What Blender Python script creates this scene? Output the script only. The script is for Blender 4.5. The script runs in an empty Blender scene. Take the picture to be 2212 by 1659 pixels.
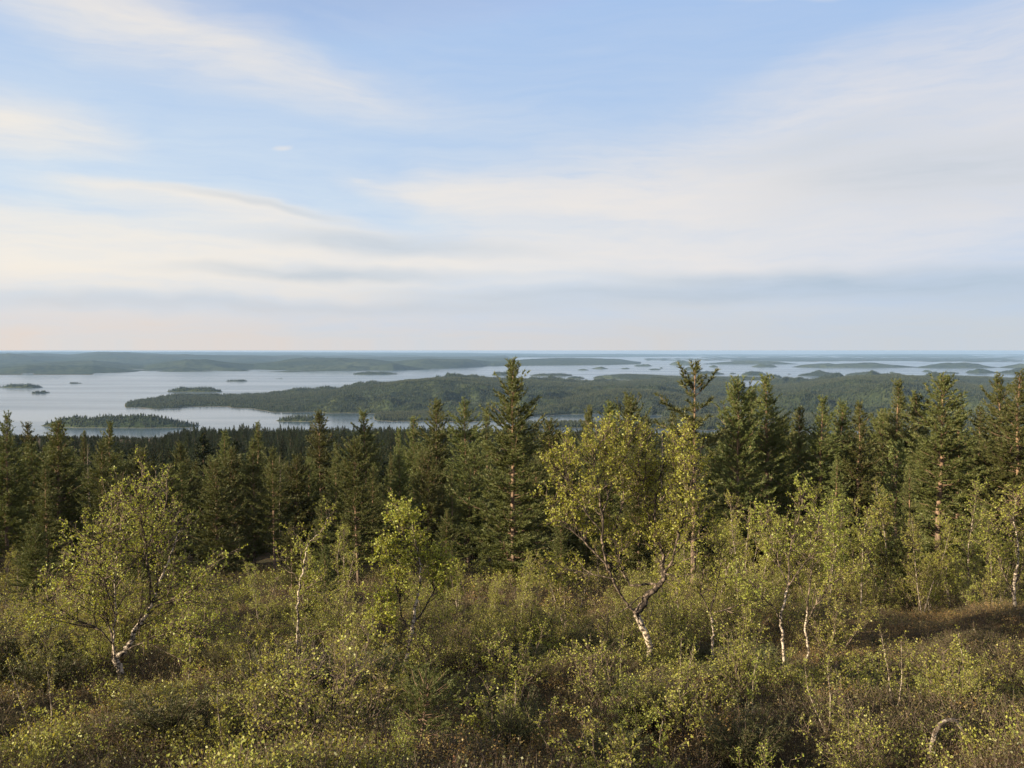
import bpy, math, random
import numpy as np
from mathutils import Vector

scene = bpy.context.scene
R = math.radians
rng = np.random.default_rng(7)
random.seed(7)

# ------------------------------------------------------------------ camera
F = 829.0                      # focal length in pixels at 1024 px width
HOR = 350.5                    # row of the true horizon (768 rows)
PITCH = math.atan((384 - HOR) / F)
WATER_Z = -260.0               # camera stands 260 m above the lake
K = 1024 / 2212.0              # survey units -> pixels

cam_d = bpy.data.cameras.new('camera')
cam = bpy.data.objects.new('camera', cam_d)
scene.collection.objects.link(cam)
cam_d.sensor_width = 36.0
cam_d.lens = 36.0 * F / 1024
cam_d.clip_start = 0.1
cam_d.clip_end = 200000
cam.location = (0, 0, 0)
cam.rotation_euler = (R(90) - PITCH, 0, 0)
scene.camera = cam

# ------------------------------------------------------------------ sun / exposure
SUN_AZ = -115.0                # degrees from the view direction, left = negative
SUN_EL = 14.5
sd = Vector((math.sin(R(SUN_AZ)) * math.cos(R(SUN_EL)), math.cos(R(SUN_AZ)) * math.cos(R(SUN_EL)), math.sin(R(SUN_EL))))
sl = bpy.data.lights.new('sun', 'SUN')
sl.energy = 5.0
sl.angle = R(0.5)
sl.color = (1.0, 0.82, 0.54)
sun = bpy.data.objects.new('sun', sl)
scene.collection.objects.link(sun)
sun.rotation_euler = (-sd).to_track_quat('-Z', 'Y').to_euler()

vs = scene.view_settings
vs.view_transform = 'Standard'
vs.look = 'None'
vs.exposure = 1.35
vs.gamma = 1.0
vs.use_curve_mapping = False

cy = scene.cycles
cy.use_denoising = True
try:
    cy.denoiser = 'OPENIMAGEDENOISE'
    cy.denoising_input_passes = 'RGB_ALBEDO_NORMAL'
    cy.denoising_prefilter = 'ACCURATE'
except Exception:
    pass
cy.max_bounces = 5
cy.diffuse_bounces = 2
cy.glossy_bounces = 2
cy.transmission_bounces = 3
cy.volume_bounces = 0
cy.transparent_max_bounces = 4
cy.use_adaptive_sampling = False

# ------------------------------------------------------------------ sky
world = bpy.data.worlds.new('World')
scene.world = world
world.use_nodes = True
wn, wl = world.node_tree.nodes, world.node_tree.links
wn.clear()

def N(tree, typ, **kw):
    n = tree.nodes.new(typ)
    for k, v in kw.items():
        if k.startswith('i_'):
            n.inputs[k[2:]].default_value = v
        else:
            setattr(n, k, v)
    return n

T = world.node_tree
SKY_STRENGTH = 0.072
tc = N(T, 'ShaderNodeTexCoord')
sep = N(T, 'ShaderNodeSeparateXYZ'); T.links.new(tc.outputs['Generated'], sep.inputs[0])

def M(op, a, b=None, c=None, clamp=False, tree=T):
    n = tree.nodes.new('ShaderNodeMath'); n.operation = op; n.use_clamp = clamp
    for i, v in enumerate((a, b, c)):
        if v is None: continue
        if isinstance(v, (int, float)): n.inputs[i].default_value = v
        else: tree.links.new(v, n.inputs[i])
    return n.outputs[0]

def mixc(fac, a, b, tree=T, blend='MIX'):
    n = tree.nodes.new('ShaderNodeMix'); n.data_type = 'RGBA'; n.blend_type = blend
    for idx, v in ((0, fac), (6, a), (7, b)):
        if isinstance(v, (int, float)): n.inputs[idx].default_value = v
        elif isinstance(v, tuple): n.inputs[idx].default_value = (*v, 1)
        else: tree.links.new(v, n.inputs[idx])
    return n.outputs[2]

zc = M('MAXIMUM', sep.outputs[2], 0.012)
comb = N(T, 'ShaderNodeCombineXYZ')
T.links.new(sep.outputs[0], comb.inputs[0]); T.links.new(sep.outputs[1], comb.inputs[1]); T.links.new(zc, comb.inputs[2])
sky = N(T, 'ShaderNodeTexSky', sky_type='NISHITA', sun_disc=False)
sky.sun_elevation = R(SUN_EL)
sky.sun_rotation = R(SUN_AZ)
sky.altitude = 300; sky.air_density = 1.0; sky.dust_density = 0.6; sky.ozone_density = 2.0
T.links.new(comb.outputs[0], sky.inputs[0])

az = M('ARCTAN2', sep.outputs[0], sep.outputs[1])
el = M('ARCSINE', M('MINIMUM', zc, 0.9999))
uv = N(T, 'ShaderNodeCombineXYZ'); T.links.new(az, uv.inputs[0]); T.links.new(el, uv.inputs[1])
# gentle warp so nothing is a clean ellipse
def noise(vec, scale, detail, rough=0.55, sx=1, sy=1, off=(0, 0, 0), rot=0):
    mp = N(T, 'ShaderNodeMapping'); T.links.new(vec, mp.inputs[0])
    mp.inputs['Scale'].default_value = (sx, sy, 1); mp.inputs['Location'].default_value = off
    mp.inputs['Rotation'].default_value = (0, 0, rot)
    n = N(T, 'ShaderNodeTexNoise', noise_dimensions='2D'); T.links.new(mp.outputs[0], n.inputs['Vector'])
    n.inputs['Scale'].default_value = scale; n.inputs['Detail'].default_value = detail
    n.inputs['Roughness'].default_value = rough
    return n
wn1 = noise(uv.outputs[0], 3.0, 4, sx=1, sy=2.6)
wsub = N(T, 'ShaderNodeVectorMath', operation='SUBTRACT'); T.links.new(wn1.outputs['Color'], wsub.inputs[0]); wsub.inputs[1].default_value = (.5, .5, .5)
wmul = N(T, 'ShaderNodeVectorMath', operation='MULTIPLY'); T.links.new(wsub.outputs[0], wmul.inputs[0]); wmul.inputs[1].default_value = (.20, .05, 0)
wadd = N(T, 'ShaderNodeVectorMath', operation='ADD'); T.links.new(uv.outputs[0], wadd.inputs[0]); T.links.new(wmul.outputs[0], wadd.inputs[1])
WUV = wadd.outputs[0]

def blob(x, y, rx, ry, rot=0.0):
    """soft patch of cloud at survey position x, y with radii rx, ry and tilt in degrees"""
    u0 = math.atan((x - 1106) / 1790.6); v0 = math.atan((757 - y) / 1790.6)
    mp = N(T, 'ShaderNodeMapping', vector_type='TEXTURE')
    T.links.new(WUV, mp.inputs[0])
    mp.inputs['Location'].default_value = (u0, v0, 0)
    mp.inputs['Rotation'].default_value = (0, 0, R(-rot))
    mp.inputs['Scale'].default_value = (rx / 1790.6, ry / 1790.6, 1)
    ln = N(T, 'ShaderNodeVectorMath', operation='LENGTH'); T.links.new(mp.outputs[0], ln.inputs[0])
    mr = N(T, 'ShaderNodeMapRange', interpolation_type='SMOOTHSTEP')
    T.links.new(ln.outputs['Value'], mr.inputs[0])
    mr.inputs['From Min'].default_value = 0.0; mr.inputs['From Max'].default_value = 1.0
    mr.inputs['To Min'].default_value = 1.0; mr.inputs['To Max'].default_value = 0.0
    return mr.outputs[0]

# x, y, rx, ry, tilt (down to the right positive), weight
CLOUD = [
    (1700, 430, 950, 190, 0, .75), (2150, 350, 820, 280, -4, .52), (1350, 420, 620, 110, -4, .45), (1950, 210, 760, 120, -10, .30),
    (250, 570, 900, 105, 2, .90), (560, 490, 480, 50, 7, .60), (1000, 555, 640, 66, 0, .60), (1120, 430, 480, 60, 4, .55), (900, 425, 240, 26, 6, .30),
    (120, 85, 700, 120, 11, .36), (560, 180, 760, 90, 8, .26), (350, 130, 620, 50, 10, .16), (30, 335, 330, 85, 4, .66), (-60, 60, 400, 50, 8, .2),
    (2050, 60, 520, 34, 8, .34), (1750, 45, 320, 14, 5, .2), (598, 342, 24, 9, -8, .35), (765, 396, 44, 9, 0, .2), (420, 455, 260, 20, 6, .5),
    (1500, 560, 700, 60, 4, .50), (2212, 480, 700, 160, 0, .35), (1106, 620, 2400, 80, 0, .35),
]
SHADE = [   # blue-grey thin undersides
    (840, 535, 420, 36, 2, .60), (1900, 630, 760, 56, 3, 1.0), (760, 600, 480, 26, 0, .55), (250, 660, 600, 24, 0, .50),
    (2050, 420, 620, 130, 0, .42), (1300, 640, 620, 34, 0, .65), (900, 668, 900, 24, 0, .5), (560, 470, 260, 16, 8, .4), (1750, 330, 500, 60, -6, .25),
]
acc = None
for (x, y, rx, ry, t, w) in CLOUD:
    v = M('MULTIPLY', blob(x, y, rx, ry, t), w)
    acc = v if acc is None else M('ADD', acc, v)
sh = None
for (x, y, rx, ry, t, w) in SHADE:
    v = M('MULTIPLY', blob(x, y, rx, ry, t), w)
    sh = v if sh is None else M('ADD', sh, v)
n_big = noise(WUV, 2.2, 6, .55, sx=1, sy=3.4, off=(3.1, 1.7, 0), rot=R(5)).outputs['Fac']
n_fine = noise(WUV, 5.5, 8, .62, sx=1, sy=5.0, off=(.7, 4.2, 0), rot=R(7)).outputs['Fac']
tex = M('ADD', M('MULTIPLY', M('SUBTRACT', n_big, .5), .70), M('MULTIPLY', M('SUBTRACT', n_fine, .5), .75))
# beyond the frame the same thin cloud goes on as noise
side = M('SUBTRACT', M('ABSOLUTE', az), .62)
side = M('MULTIPLY', side, 3.0, clamp=True)
up = M('MULTIPLY', M('SUBTRACT', el, .42), 3.0, clamp=True)
outm = M('MAXIMUM', side, up)
cov = M('ADD', M('ADD', acc, .05), M('MULTIPLY', outm, .5))
n_fib = noise(WUV, 9.0, 7, .6, sx=1, sy=10.0, off=(5.7, 2.2, 0), rot=R(-4)).outputs['Fac']
tex = M('ADD', tex, M('MULTIPLY', M('SUBTRACT', n_fib, .5), .7))
mask = M('MULTIPLY', M('MAXIMUM', cov, 0.0), M('ADD', 1.35, M('MULTIPLY', tex, 2.1)))
mask = M('SUBTRACT', 1.0, M('EXPONENT', M('MULTIPLY', M('MAXIMUM', mask, 0.0), -1.25)))
mr = N(T, 'ShaderNodeMapRange'); T.links.new(mask, mr.inputs[0])
mr.inputs['To Max'].default_value = .95
mask = mr.outputs[0]
# warm towards the sun side, cool away
warm = M('MULTIPLY', M('SUBTRACT', .45, az), 1.05, clamp=True)

CB = 1 / SKY_STRENGTH / 2 ** 1.35
ccol = mixc(warm, (.82 * CB, .785 * CB, .775 * CB), (.96 * CB, .87 * CB, .75 * CB))

scol = (.45 * CB, .545 * CB, .65 * CB)
shm = M('MULTIPLY', sh, M('ADD', .75, M('MULTIPLY', tex, 1.2)), clamp=True)
ccol = mixc(shm, ccol, scol)
skyc = N(T, 'ShaderNodeHueSaturation'); T.links.new(sky.outputs[0], skyc.inputs['Color'])
skyc.inputs['Saturation'].default_value = 1.0; skyc.inputs['Value'].default_value = 1.0
skyb = mixc(1.0, skyc.outputs[0], (1.75, 1.5, 1.5), blend='MULTIPLY')
skyb = mixc(1.0, skyb, (.335 * CB, .515 * CB, .83 * CB), blend='DARKEN')
vr = N(T, 'ShaderNodeMapRange', interpolation_type='SMOOTHSTEP'); T.links.new(el, vr.inputs[0])
vr.inputs['From Min'].default_value = .10; vr.inputs['From Max'].default_value = .46; vr.inputs['To Min'].default_value = .95; vr.inputs['To Max'].default_value = 0.0
skyb = mixc(M('MULTIPLY', vr.outputs[0], M('ADD', .9, M('MULTIPLY', tex, .4)), clamp=True), skyb, mixc(warm, (.53 * CB, .66 * CB, .83 * CB), (.68 * CB, .80 * CB, .90 * CB)))
final = mixc(mask, skyb, ccol)
# the bright murk that lies along the whole horizon
lr = N(T, 'ShaderNodeMapRange', interpolation_type='SMOOTHSTEP'); T.links.new(el, lr.inputs[0])
lr.inputs['From Min'].default_value = .0; lr.inputs['From Max'].default_value = .10; lr.inputs['To Min'].default_value = .95; lr.inputs['To Max'].default_value = 0.0
hcol = mixc(warm, (.60 * CB, .63 * CB, .655 * CB), (.80 * CB, .675 * CB, .59 * CB))
final = mixc(M('MULTIPLY', lr.outputs[0], M('ADD', .8, M('MULTIPLY', tex, .8)), clamp=True), final, hcol)
final = mixc(M('MULTIPLY', shm, .42), final, scol)
bg = N(T, 'ShaderNodeBackground'); T.links.new(final, bg.inputs[0]); bg.inputs[1].default_value = SKY_STRENGTH
wo = N(T, 'ShaderNodeOutputWorld'); T.links.new(bg.outputs[0], wo.inputs[0])
world.cycles.sampling_method = 'MANUAL'
world.cycles.sample_map_resolution = 512

# ------------------------------------------------------------------ helpers
COL = scene.collection

def ray(xd, yd):
    """survey position -> direction with unit forward (Y) component"""
    u = (xd * K - 512) / F; v = (yd * K - 384) / F
    c, s = math.cos(PITCH), math.sin(PITCH)
    y = c - v * s; z = -s - v * c
    return u / y, z / y

def tag(o, label=None, cat=None, group=None, kind=None):
    if label: o['label'] = label
    if cat: o['category'] = cat
    if group: o['group'] = group
    if kind: o['kind'] = kind
    return o

def mesh_of(name, V, Fc, mat=None, smooth=False):
    V = np.ascontiguousarray(V, dtype=np.float32); Fc = np.ascontiguousarray(Fc, dtype=np.int32)
    me = bpy.data.meshes.new(name)
    n, k = Fc.shape
    me.vertices.add(len(V)); me.vertices.foreach_set('co', V.ravel())
    me.loops.add(n * k); me.loops.foreach_set('vertex_index', Fc.ravel())
    me.polygons.add(n); me.polygons.foreach_set('loop_start', np.arange(0, n * k, k, dtype=np.int32))
    if smooth: me.polygons.foreach_set('use_smooth', np.ones(n, dtype=bool))
    me.update(calc_edges=True)
    if mat: me.materials.append(mat)
    return me

def link(name, me, parent=None, loc=None):
    o = bpy.data.objects.new(name, me); COL.objects.link(o)
    if parent: o.parent = parent
    if loc is not None: o.location = loc
    return o

class MB:
    def __init__(s): s.V = []; s.F = []; s.n = 0
    def add(s, V, Fc):
        s.V.append(np.asarray(V, dtype=np.float32)); s.F.append(np.asarray(Fc) + s.n); s.n += len(V)
    def tube(s, P, rad, k=4):
        P = np.asarray(P, float); n = len(P); rad = np.asarray(rad, float)
        Tn = np.gradient(P, axis=0); Tn /= (np.linalg.norm(Tn, axis=1)[:, None] + 1e-9)
        ref = np.array([0, 0, 1.0]) if abs(Tn[:, 2].mean()) < .8 else np.array([1.0, 0, 0])
        A = np.cross(Tn, ref); A /= (np.linalg.norm(A, axis=1)[:, None] + 1e-9); B = np.cross(Tn, A)
        th = np.arange(k) * 2 * math.pi / k
        V = P[:, None, :] + rad[:, None, None] * (np.cos(th)[None, :, None] * A[:, None, :] + np.sin(th)[None, :, None] * B[:, None, :])
        i = np.arange(n - 1)[:, None] * k; j = np.arange(k)[None, :]; j2 = (j + 1) % k
        Fc = np.stack([i + j, i + j2, i + k + j2, i + k + j], axis=2).reshape(-1, 4)
        s.add(V.reshape(-1, 3), Fc)
    def mesh(s, name, mat, smooth=True):
        return mesh_of(name, np.concatenate(s.V), np.concatenate(s.F), mat, smooth)

def unit(v): 
    v = np.asarray(v, float); return v / (np.linalg.norm(v, axis=-1, keepdims=True) + 1e-9)

class Waves:
    """smooth pseudo-noise: sum of sine waves in octaves"""
    def __init__(s, seed, base, octs=4, gain=.5, per=7):
        r = np.random.default_rng(seed); s.w = []
        for o in range(octs):
            for _ in range(per):
                a = r.uniform(0, 2 * math.pi); f = 2 ** o / base * r.uniform(.7, 1.4) * 2 * math.pi
                s.w.append((f * math.cos(a), f * math.sin(a), r.uniform(0, 6.28), gain ** o))
        s.norm = math.sqrt(sum(w[3] ** 2 for w in s.w) / 2)
    def __call__(s, x, y):
        t = 0
        for fx, fy, p, a in s.w: t = t + a * np.sin(fx * x + fy * y + p)
        return t / s.norm

# ------------------------------------------------------------------ materials
def new_mat(name):
    m = bpy.data.materials.new(name); m.use_nodes = True
    m.node_tree.nodes.clear()
    return m, m.node_tree

def leaf_mat(name, cols, transl=.35, gloss=.06, objvar=.25, trcol=None, rough=.5):
    """cols: list of colours spread over single leaves by island"""
    m, t = new_mat(name)
    geo = N(t, 'ShaderNodeNewGeometry')
    oi = N(t, 'ShaderNodeObjectInfo')
    ramp = N(t, 'ShaderNodeValToRGB'); t.links.new(geo.outputs['Random Per Island'], ramp.inputs[0])
    cr = ramp.color_ramp
    for i, c in enumerate(cols):
        p = i / max(1, len(cols) - 1)
        e = cr.elements[i] if i < 2 else cr.elements.new(p)
        e.position = p; e.color = (*c, 1)
    hs = N(t, 'ShaderNodeHueSaturation'); t.links.new(ramp.outputs[0], hs.inputs['Color'])
    t.links.new(M('ADD', 1.06 - objvar / 2, M('MULTIPLY', oi.outputs['Random'], objvar, tree=t), tree=t), hs.inputs['Value'])
    t.links.new(M('ADD', .485, M('MULTIPLY', oi.outputs['Random'], .03, tree=t), tree=t), hs.inputs['Hue'])
    d = N(t, 'ShaderNodeBsdfDiffuse'); t.links.new(hs.outputs[0], d.inputs[0])
    tr = N(t, 'ShaderNodeBsdfTranslucent')
    tcol = mixc(1.0, hs.outputs[0], trcol or (1.25, 1.1, .55), tree=t, blend='MULTIPLY'); t.links.new(tcol, tr.inputs[0])
    mx = N(t, 'ShaderNodeMixShader'); mx.inputs[0].default_value = transl
    t.links.new(d.outputs[0], mx.inputs[1]); t.links.new(tr.outputs[0], mx.inputs[2])
    g = N(t, 'ShaderNodeBsdfGlossy'); g.inputs['Roughness'].default_value = rough; g.inputs[0].default_value = (.8, .85, .8, 1)
    m2 = N(t, 'ShaderNodeMixShader'); m2.inputs[0].default_value = gloss * .6
    t.links.new(mx.outputs[0], m2.inputs[1]); t.links.new(g.outputs[0], m2.inputs[2])
    out = N(t, 'ShaderNodeOutputMaterial'); t.links.new(m2.outputs[0], out.inputs[0])
    return m

def bark_mat(name, a, b, scale=(6, 6, 1.5), th=.5, c=None, zmix=None, bump=.4):
    m, t = new_mat(name)
    tcn = N(t, 'ShaderNodeTexCoord')
    mp = N(t, 'ShaderNodeMapping'); t.links.new(tcn.outputs['Object'], mp.inputs[0]); mp.inputs['Scale'].default_value = scale
    n = N(t, 'ShaderNodeTexNoise'); t.links.new(mp.outputs[0], n.inputs['Vector']); n.inputs['Scale'].default_value = 2.0; n.inputs['Detail'].default_value = 5; n.inputs['Roughness'].default_value = .65
    mrn = N(t, 'ShaderNodeMapRange'); t.links.new(n.outputs['Fac'], mrn.inputs[0]); mrn.inputs[1].default_value = th - .06; mrn.inputs[2].default_value = th + .06
    col = mixc(mrn.outputs[0], a, b, tree=t)
    if c:
        s = N(t, 'ShaderNodeSeparateXYZ'); t.links.new(tcn.outputs['Object'], s.inputs[0])
        z = N(t, 'ShaderNodeMapRange'); t.links.new(s.outputs[2], z.inputs[0]); z.inputs[1].default_value = zmix[0]; z.inputs[2].default_value = zmix[1]
        col = mixc(z.outputs[0], col, c, tree=t)
    p = N(t, 'ShaderNodeBsdfPrincipled'); t.links.new(col, p.inputs['Base Color']); p.inputs['Roughness'].default_value = .85; p.inputs['Specular IOR Level'].default_value = .2
    bp = N(t, 'ShaderNodeBump'); t.links.new(n.outputs['Fac'], bp.inputs['Height']); bp.inputs['Strength'].default_value = bump; bp.inputs['Distance'].default_value = .02
    t.links.new(bp.outputs[0], p.inputs['Normal'])
    out = N(t, 'ShaderNodeOutputMaterial'); t.links.new(p.outputs[0], out.inputs[0])
    return m

MT = {}
MT['birch_leaf'] = leaf_mat('birch_leaf', [(.17, .19, .035), (.25, .26, .045), (.20, .22, .04), (.30, .30, .06), (.16, .18, .04)], .40, .05)
MT['birch_leaf_b'] = leaf_mat('birch_leaf_bright', [(.20, .245, .038), (.28, .31, .05), (.24, .28, .045), (.33, .33, .065)], .42, .05)
MT['shrub_leaf'] = leaf_mat('shrub_leaf', [(.17, .19, .037), (.26, .27, .052), (.215, .23, .047), (.30, .29, .068), (.16, .17, .042)], .35, .05, .4)
MT['needle'] = leaf_mat('pine_needle', [(.068, .086, .030), (.105, .12, .037), (.082, .10, .034), (.14, .135, .045)], .18, .05, .6, trcol=(1.1, 1.0, .6))
MT['needle_far'] = leaf_mat('forest_needle', [(.019, .030, .019), (.036, .047, .024), (.025, .036, .020), (.056, .060, .031)], .10, .02, .8, trcol=(1.1, 1.0, .6))
MT['juniper'] = leaf_mat('juniper_needle', [(.045, .055, .025), (.075, .08, .03), (.055, .065, .028), (.11, .095, .04)], .12, .05, .3)
MT['heath'] = leaf_mat('heath_leaf', [(.055, .06, .022), (.10, .085, .03), (.07, .075, .025), (.12, .08, .035), (.05, .055, .02), (.15, .14, .04)], .25, .05, .5)
MT['heath_red'] = leaf_mat('heath_red_leaf', [(.19, .115, .045), (.26, .165, .06), (.17, .125, .05), (.22, .19, .06), (.29, .185, .075)], .25, .05, .4)
MT['birch_bark'] = bark_mat('birch_bark', (.035, .028, .024), (.47, .40, .33), (6, 6, 9), .50)
MT['birch_bark_thin'] = bark_mat('young_birch_bark', (.07, .055, .045), (.34, .29, .24), (6, 6, 7), .50)
MT['birch_bark_dark'] = bark_mat('birch_limb_bark', (.03, .024, .02), (.20, .155, .125), (7, 7, 5), .54)
MT['twig'] = bark_mat('birch_twig', (.08, .058, .045), (.17, .13, .105), (9, 9, 9), .5)
MT['grey_twig'] = bark_mat('bare_twig', (.11, .09, .08), (.22, .185, .16), (9, 9, 9), .5)
MT['pine_bark'] = bark_mat('pine_bark', (.07, .055, .045), (.20, .145, .115), (5, 5, 2), .48, c=(.22, .145, .095), zmix=(2.0, 9.0))
MT['pine_branch'] = bark_mat('pine_branch', (.11, .075, .055), (.20, .13, .09), (6, 6, 6), .5)

def ground_mat():
    m, t = new_mat('moor_ground')
    tcn = N(t, 'ShaderNodeTexCoord')
    def nz(s, d): 
        n = N(t, 'ShaderNodeTexNoise'); t.links.new(tcn.outputs['Object'], n.inputs['Vector']); n.inputs['Scale'].default_value = s; n.inputs['Detail'].default_value = d; n.inputs['Roughness'].default_value = .65; return n
    a = nz(.35, 6); b = nz(4, 8); c = nz(30, 5)
    r1 = N(t, 'ShaderNodeMapRange'); t.links.new(a.outputs['Fac'], r1.inputs[0]); r1.inputs[1].default_value = .42; r1.inputs[2].default_value = .6
    col = mixc(r1.outputs[0], (.055, .05, .028), (.10, .062, .035), tree=t)
    r2 = N(t, 'ShaderNodeMapRange'); t.links.new(b.outputs['Fac'], r2.inputs[0]); r2.inputs[1].default_value = .4; r2.inputs[2].default_value = .65
    col = mixc(r2.outputs[0], col, (.035, .032, .02), tree=t)
    p = N(t, 'ShaderNodeBsdfPrincipled'); t.links.new(col, p.inputs['Base Color']); p.inputs['Roughness'].default_value = .95; p.inputs['Specular IOR Level'].default_value = .1
    bp = N(t, 'ShaderNodeBump'); t.links.new(M('ADD', b.outputs['Fac'], c.outputs['Fac'], tree=t), bp.inputs['Height']); bp.inputs['Strength'].default_value = .9; bp.inputs['Distance'].default_value = .08
    t.links.new(bp.outputs[0], p.inputs['Normal'])
    out = N(t, 'ShaderNodeOutputMaterial'); t.links.new(p.outputs[0], out.inputs[0])
    return m
MT['ground'] = ground_mat()

def forest_floor(name, s1, s2, c1, c2, c3, dist):
    m, t = new_mat(name)
    tcn = N(t, 'ShaderNodeTexCoord')
    def nz(s, d):
        n = N(t, 'ShaderNodeTexNoise'); t.links.new(tcn.outputs['Object'], n.inputs['Vector']); n.inputs['Scale'].default_value = s; n.inputs['Detail'].default_value = d; n.inputs['Roughness'].default_value = .6; return n
    a = nz(s1, 6); b = nz(s2, 4)
    r1 = N(t, 'ShaderNodeMapRange'); t.links.new(a.outputs['Fac'], r1.inputs[0]); r1.inputs[1].default_value = .4; r1.inputs[2].default_value = .62
    col = mixc(r1.outputs[0], c1, c2, tree=t)
    r2 = N(t, 'ShaderNodeMapRange'); t.links.new(b.outputs['Fac'], r2.inputs[0]); r2.inputs[1].default_value = .45; r2.inputs[2].default_value = .62
    col = mixc(r2.outputs[0], col, c3, tree=t)
    sz = N(t, 'ShaderNodeSeparateXYZ'); t.links.new(tcn.outputs['Object'], sz.inputs[0])
    sr = N(t, 'ShaderNodeMapRange'); t.links.new(sz.outputs[2], sr.inputs[0]); sr.inputs[1].default_value = WATER_Z + .5; sr.inputs[2].default_value = WATER_Z + .9
    col = mixc(sr.outputs[0], (.13, .12, .10), col, tree=t)
    p = N(t, 'ShaderNodeBsdfPrincipled'); t.links.new(col, p.inputs['Base Color']); p.inputs['Roughness'].default_value = 1; p.inputs['Specular IOR Level'].default_value = 0
    bp = N(t, 'ShaderNodeBump'); t.links.new(b.outputs['Fac'], bp.inputs['Height']); bp.inputs['Strength'].default_value = 1; bp.inputs['Distance'].default_value = dist
    t.links.new(bp.outputs[0], p.inputs['Normal'])
    out = N(t, 'ShaderNodeOutputMaterial'); t.links.new(p.outputs[0], out.inputs[0])
    return m
MT['hill'] = forest_floor('wooded_slope', .0022, .05, (.030, .042, .020), (.050, .060, .028), (.020, .028, .015), 6)
MT['far_hill'] = forest_floor('distant_wooded_slope', .0007, .012, (.030, .042, .022), (.055, .066, .034), (.022, .030, .018), 14)
MT['shore'] = forest_floor('stony_shore', .02, .2, (.16, .15, .13), (.22, .20, .17), (.10, .09, .08), .5)

def water_mat():
    m, t = new_mat('lake_water')
    tcn = N(t, 'ShaderNodeTexCoord')
    mp = N(t, 'ShaderNodeMapping'); t.links.new(tcn.outputs['Object'], mp.inputs[0]); mp.inputs['Scale'].default_value = (.00035, .0022, 1)
    n = N(t, 'ShaderNodeTexNoise'); t.links.new(mp.outputs[0], n.inputs['Vector']); n.inputs['Scale'].default_value = 1.0; n.inputs['Detail'].default_value = 5; n.inputs['Roughness'].default_value = .6
    rr = N(t, 'ShaderNodeMapRange'); t.links.new(n.outputs['Fac'], rr.inputs[0]); rr.inputs[1].default_value = .38; rr.inputs[2].default_value = .62; rr.inputs[3].default_value = .22; rr.inputs[4].default_value = .11
    p = N(t, 'ShaderNodeBsdfPrincipled'); p.inputs['Base Color'].default_value = (.05, .08, .11, 1)
    p.inputs['IOR'].default_value = 1.33; t.links.new(rr.outputs[0], p.inputs['Roughness'])
    w = N(t, 'ShaderNodeTexNoise'); t.links.new(tcn.outputs['Object'], w.inputs['Vector']); w.inputs['Scale'].default_value = .06; w.inputs['Detail'].default_value = 4
    bp = N(t, 'ShaderNodeBump'); t.links.new(w.outputs['Fac'], bp.inputs['Height']); bp.inputs['Strength'].default_value = .05; bp.inputs['Distance'].default_value = .3
    t.links.new(bp.outputs[0], p.inputs['Normal'])
    out = N(t, 'ShaderNodeOutputMaterial'); t.links.new(p.outputs[0], out.inputs[0])
    return m
MT['water'] = water_mat()

# ------------------------------------------------------------------ instancing of uncountable cover
def stuff_scatter(name, pts, rz, sc, idx, sources, label, cat, tilt=None, kind='stuff', group=None):
    """one object: a point mesh whose geometry nodes put one of the source meshes on every point"""
    me = bpy.data.meshes.new(name); me.vertices.add(len(pts)); me.vertices.foreach_set('co', np.asarray(pts, np.float32).ravel())
    for nm, arr, ty in (('rz', rz, 'FLOAT'), ('sc', sc, 'FLOAT'), ('tx', tilt if tilt is not None else np.zeros(len(pts)), 'FLOAT')):
        a = me.attributes.new(nm, ty, 'POINT'); a.data.foreach_set('value', np.asarray(arr, np.float32))
    a = me.attributes.new('pick', 'INT', 'POINT'); a.data.foreach_set('value', np.asarray(idx, np.int32))
    o = bpy.data.objects.new(name, me); COL.objects.link(o)
    g = bpy.data.node_groups.new(name + '_nodes', 'GeometryNodeTree')
    g.interface.new_socket('Geometry', in_out='INPUT', socket_type='NodeSocketGeometry')
    g.interface.new_socket('Geometry', in_out='OUTPUT', socket_type='NodeSocketGeometry')
    gi = g.nodes.new('NodeGroupInput'); go = g.nodes.new('NodeGroupOutput')
    g2i = g.nodes.new('GeometryNodeGeometryToInstance')
    for s_ in reversed(sources):
        oi = g.nodes.new('GeometryNodeObjectInfo'); oi.inputs['Object'].default_value = s_; oi.inputs['As Instance'].default_value = True
        g.links.new(oi.outputs['Geometry'], g2i.inputs[0])
    iop = g.nodes.new('GeometryNodeInstanceOnPoints')
    g.links.new(gi.outputs[0], iop.inputs['Points'])
    g.links.new(g2i.outputs[0], iop.inputs['Instance'])
    def attr(nm, dt):
        n = g.nodes.new('GeometryNodeInputNamedAttribute'); n.data_type = dt; n.inputs['Name'].default_value = nm; return n.outputs['Attribute']
    # GeometryToInstance wraps everything in ONE instance; use a joined list instead
    jn = g.nodes.new('GeometryNodeJoinGeometry')
    for l in list(g.links):
        if l.to_node == g2i: 
            fs = l.from_socket; g.links.new(fs, jn.inputs[0])
    g.nodes.remove(g2i)
    g.links.new(jn.outputs[0], iop.inputs['Instance'])
    iop.inputs['Pick Instance'].default_value = True
    g.links.new(attr('pick', 'INT'), iop.inputs['Instance Index'])
    cx = g.nodes.new('ShaderNodeCombineXYZ'); g.links.new(attr('rz', 'FLOAT'), cx.inputs[2]); g.links.new(attr('tx', 'FLOAT'), cx.inputs[0])
    try:
        e2r = g.nodes.new('FunctionNodeEulerToRotation'); g.links.new(cx.outputs[0], e2r.inputs[0]); g.links.new(e2r.outputs[0], iop.inputs['Rotation'])
    except Exception:
        g.links.new(cx.outputs[0], iop.inputs['Rotation'])
    g.links.new(attr('sc', 'FLOAT'), iop.inputs['Scale'])
    g.links.new(iop.outputs[0], go.inputs[0])
    md = o.modifiers.new('scatter', 'NODES'); md.node_group = g
    tag(o, label, cat, group, kind)
    return o

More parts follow.
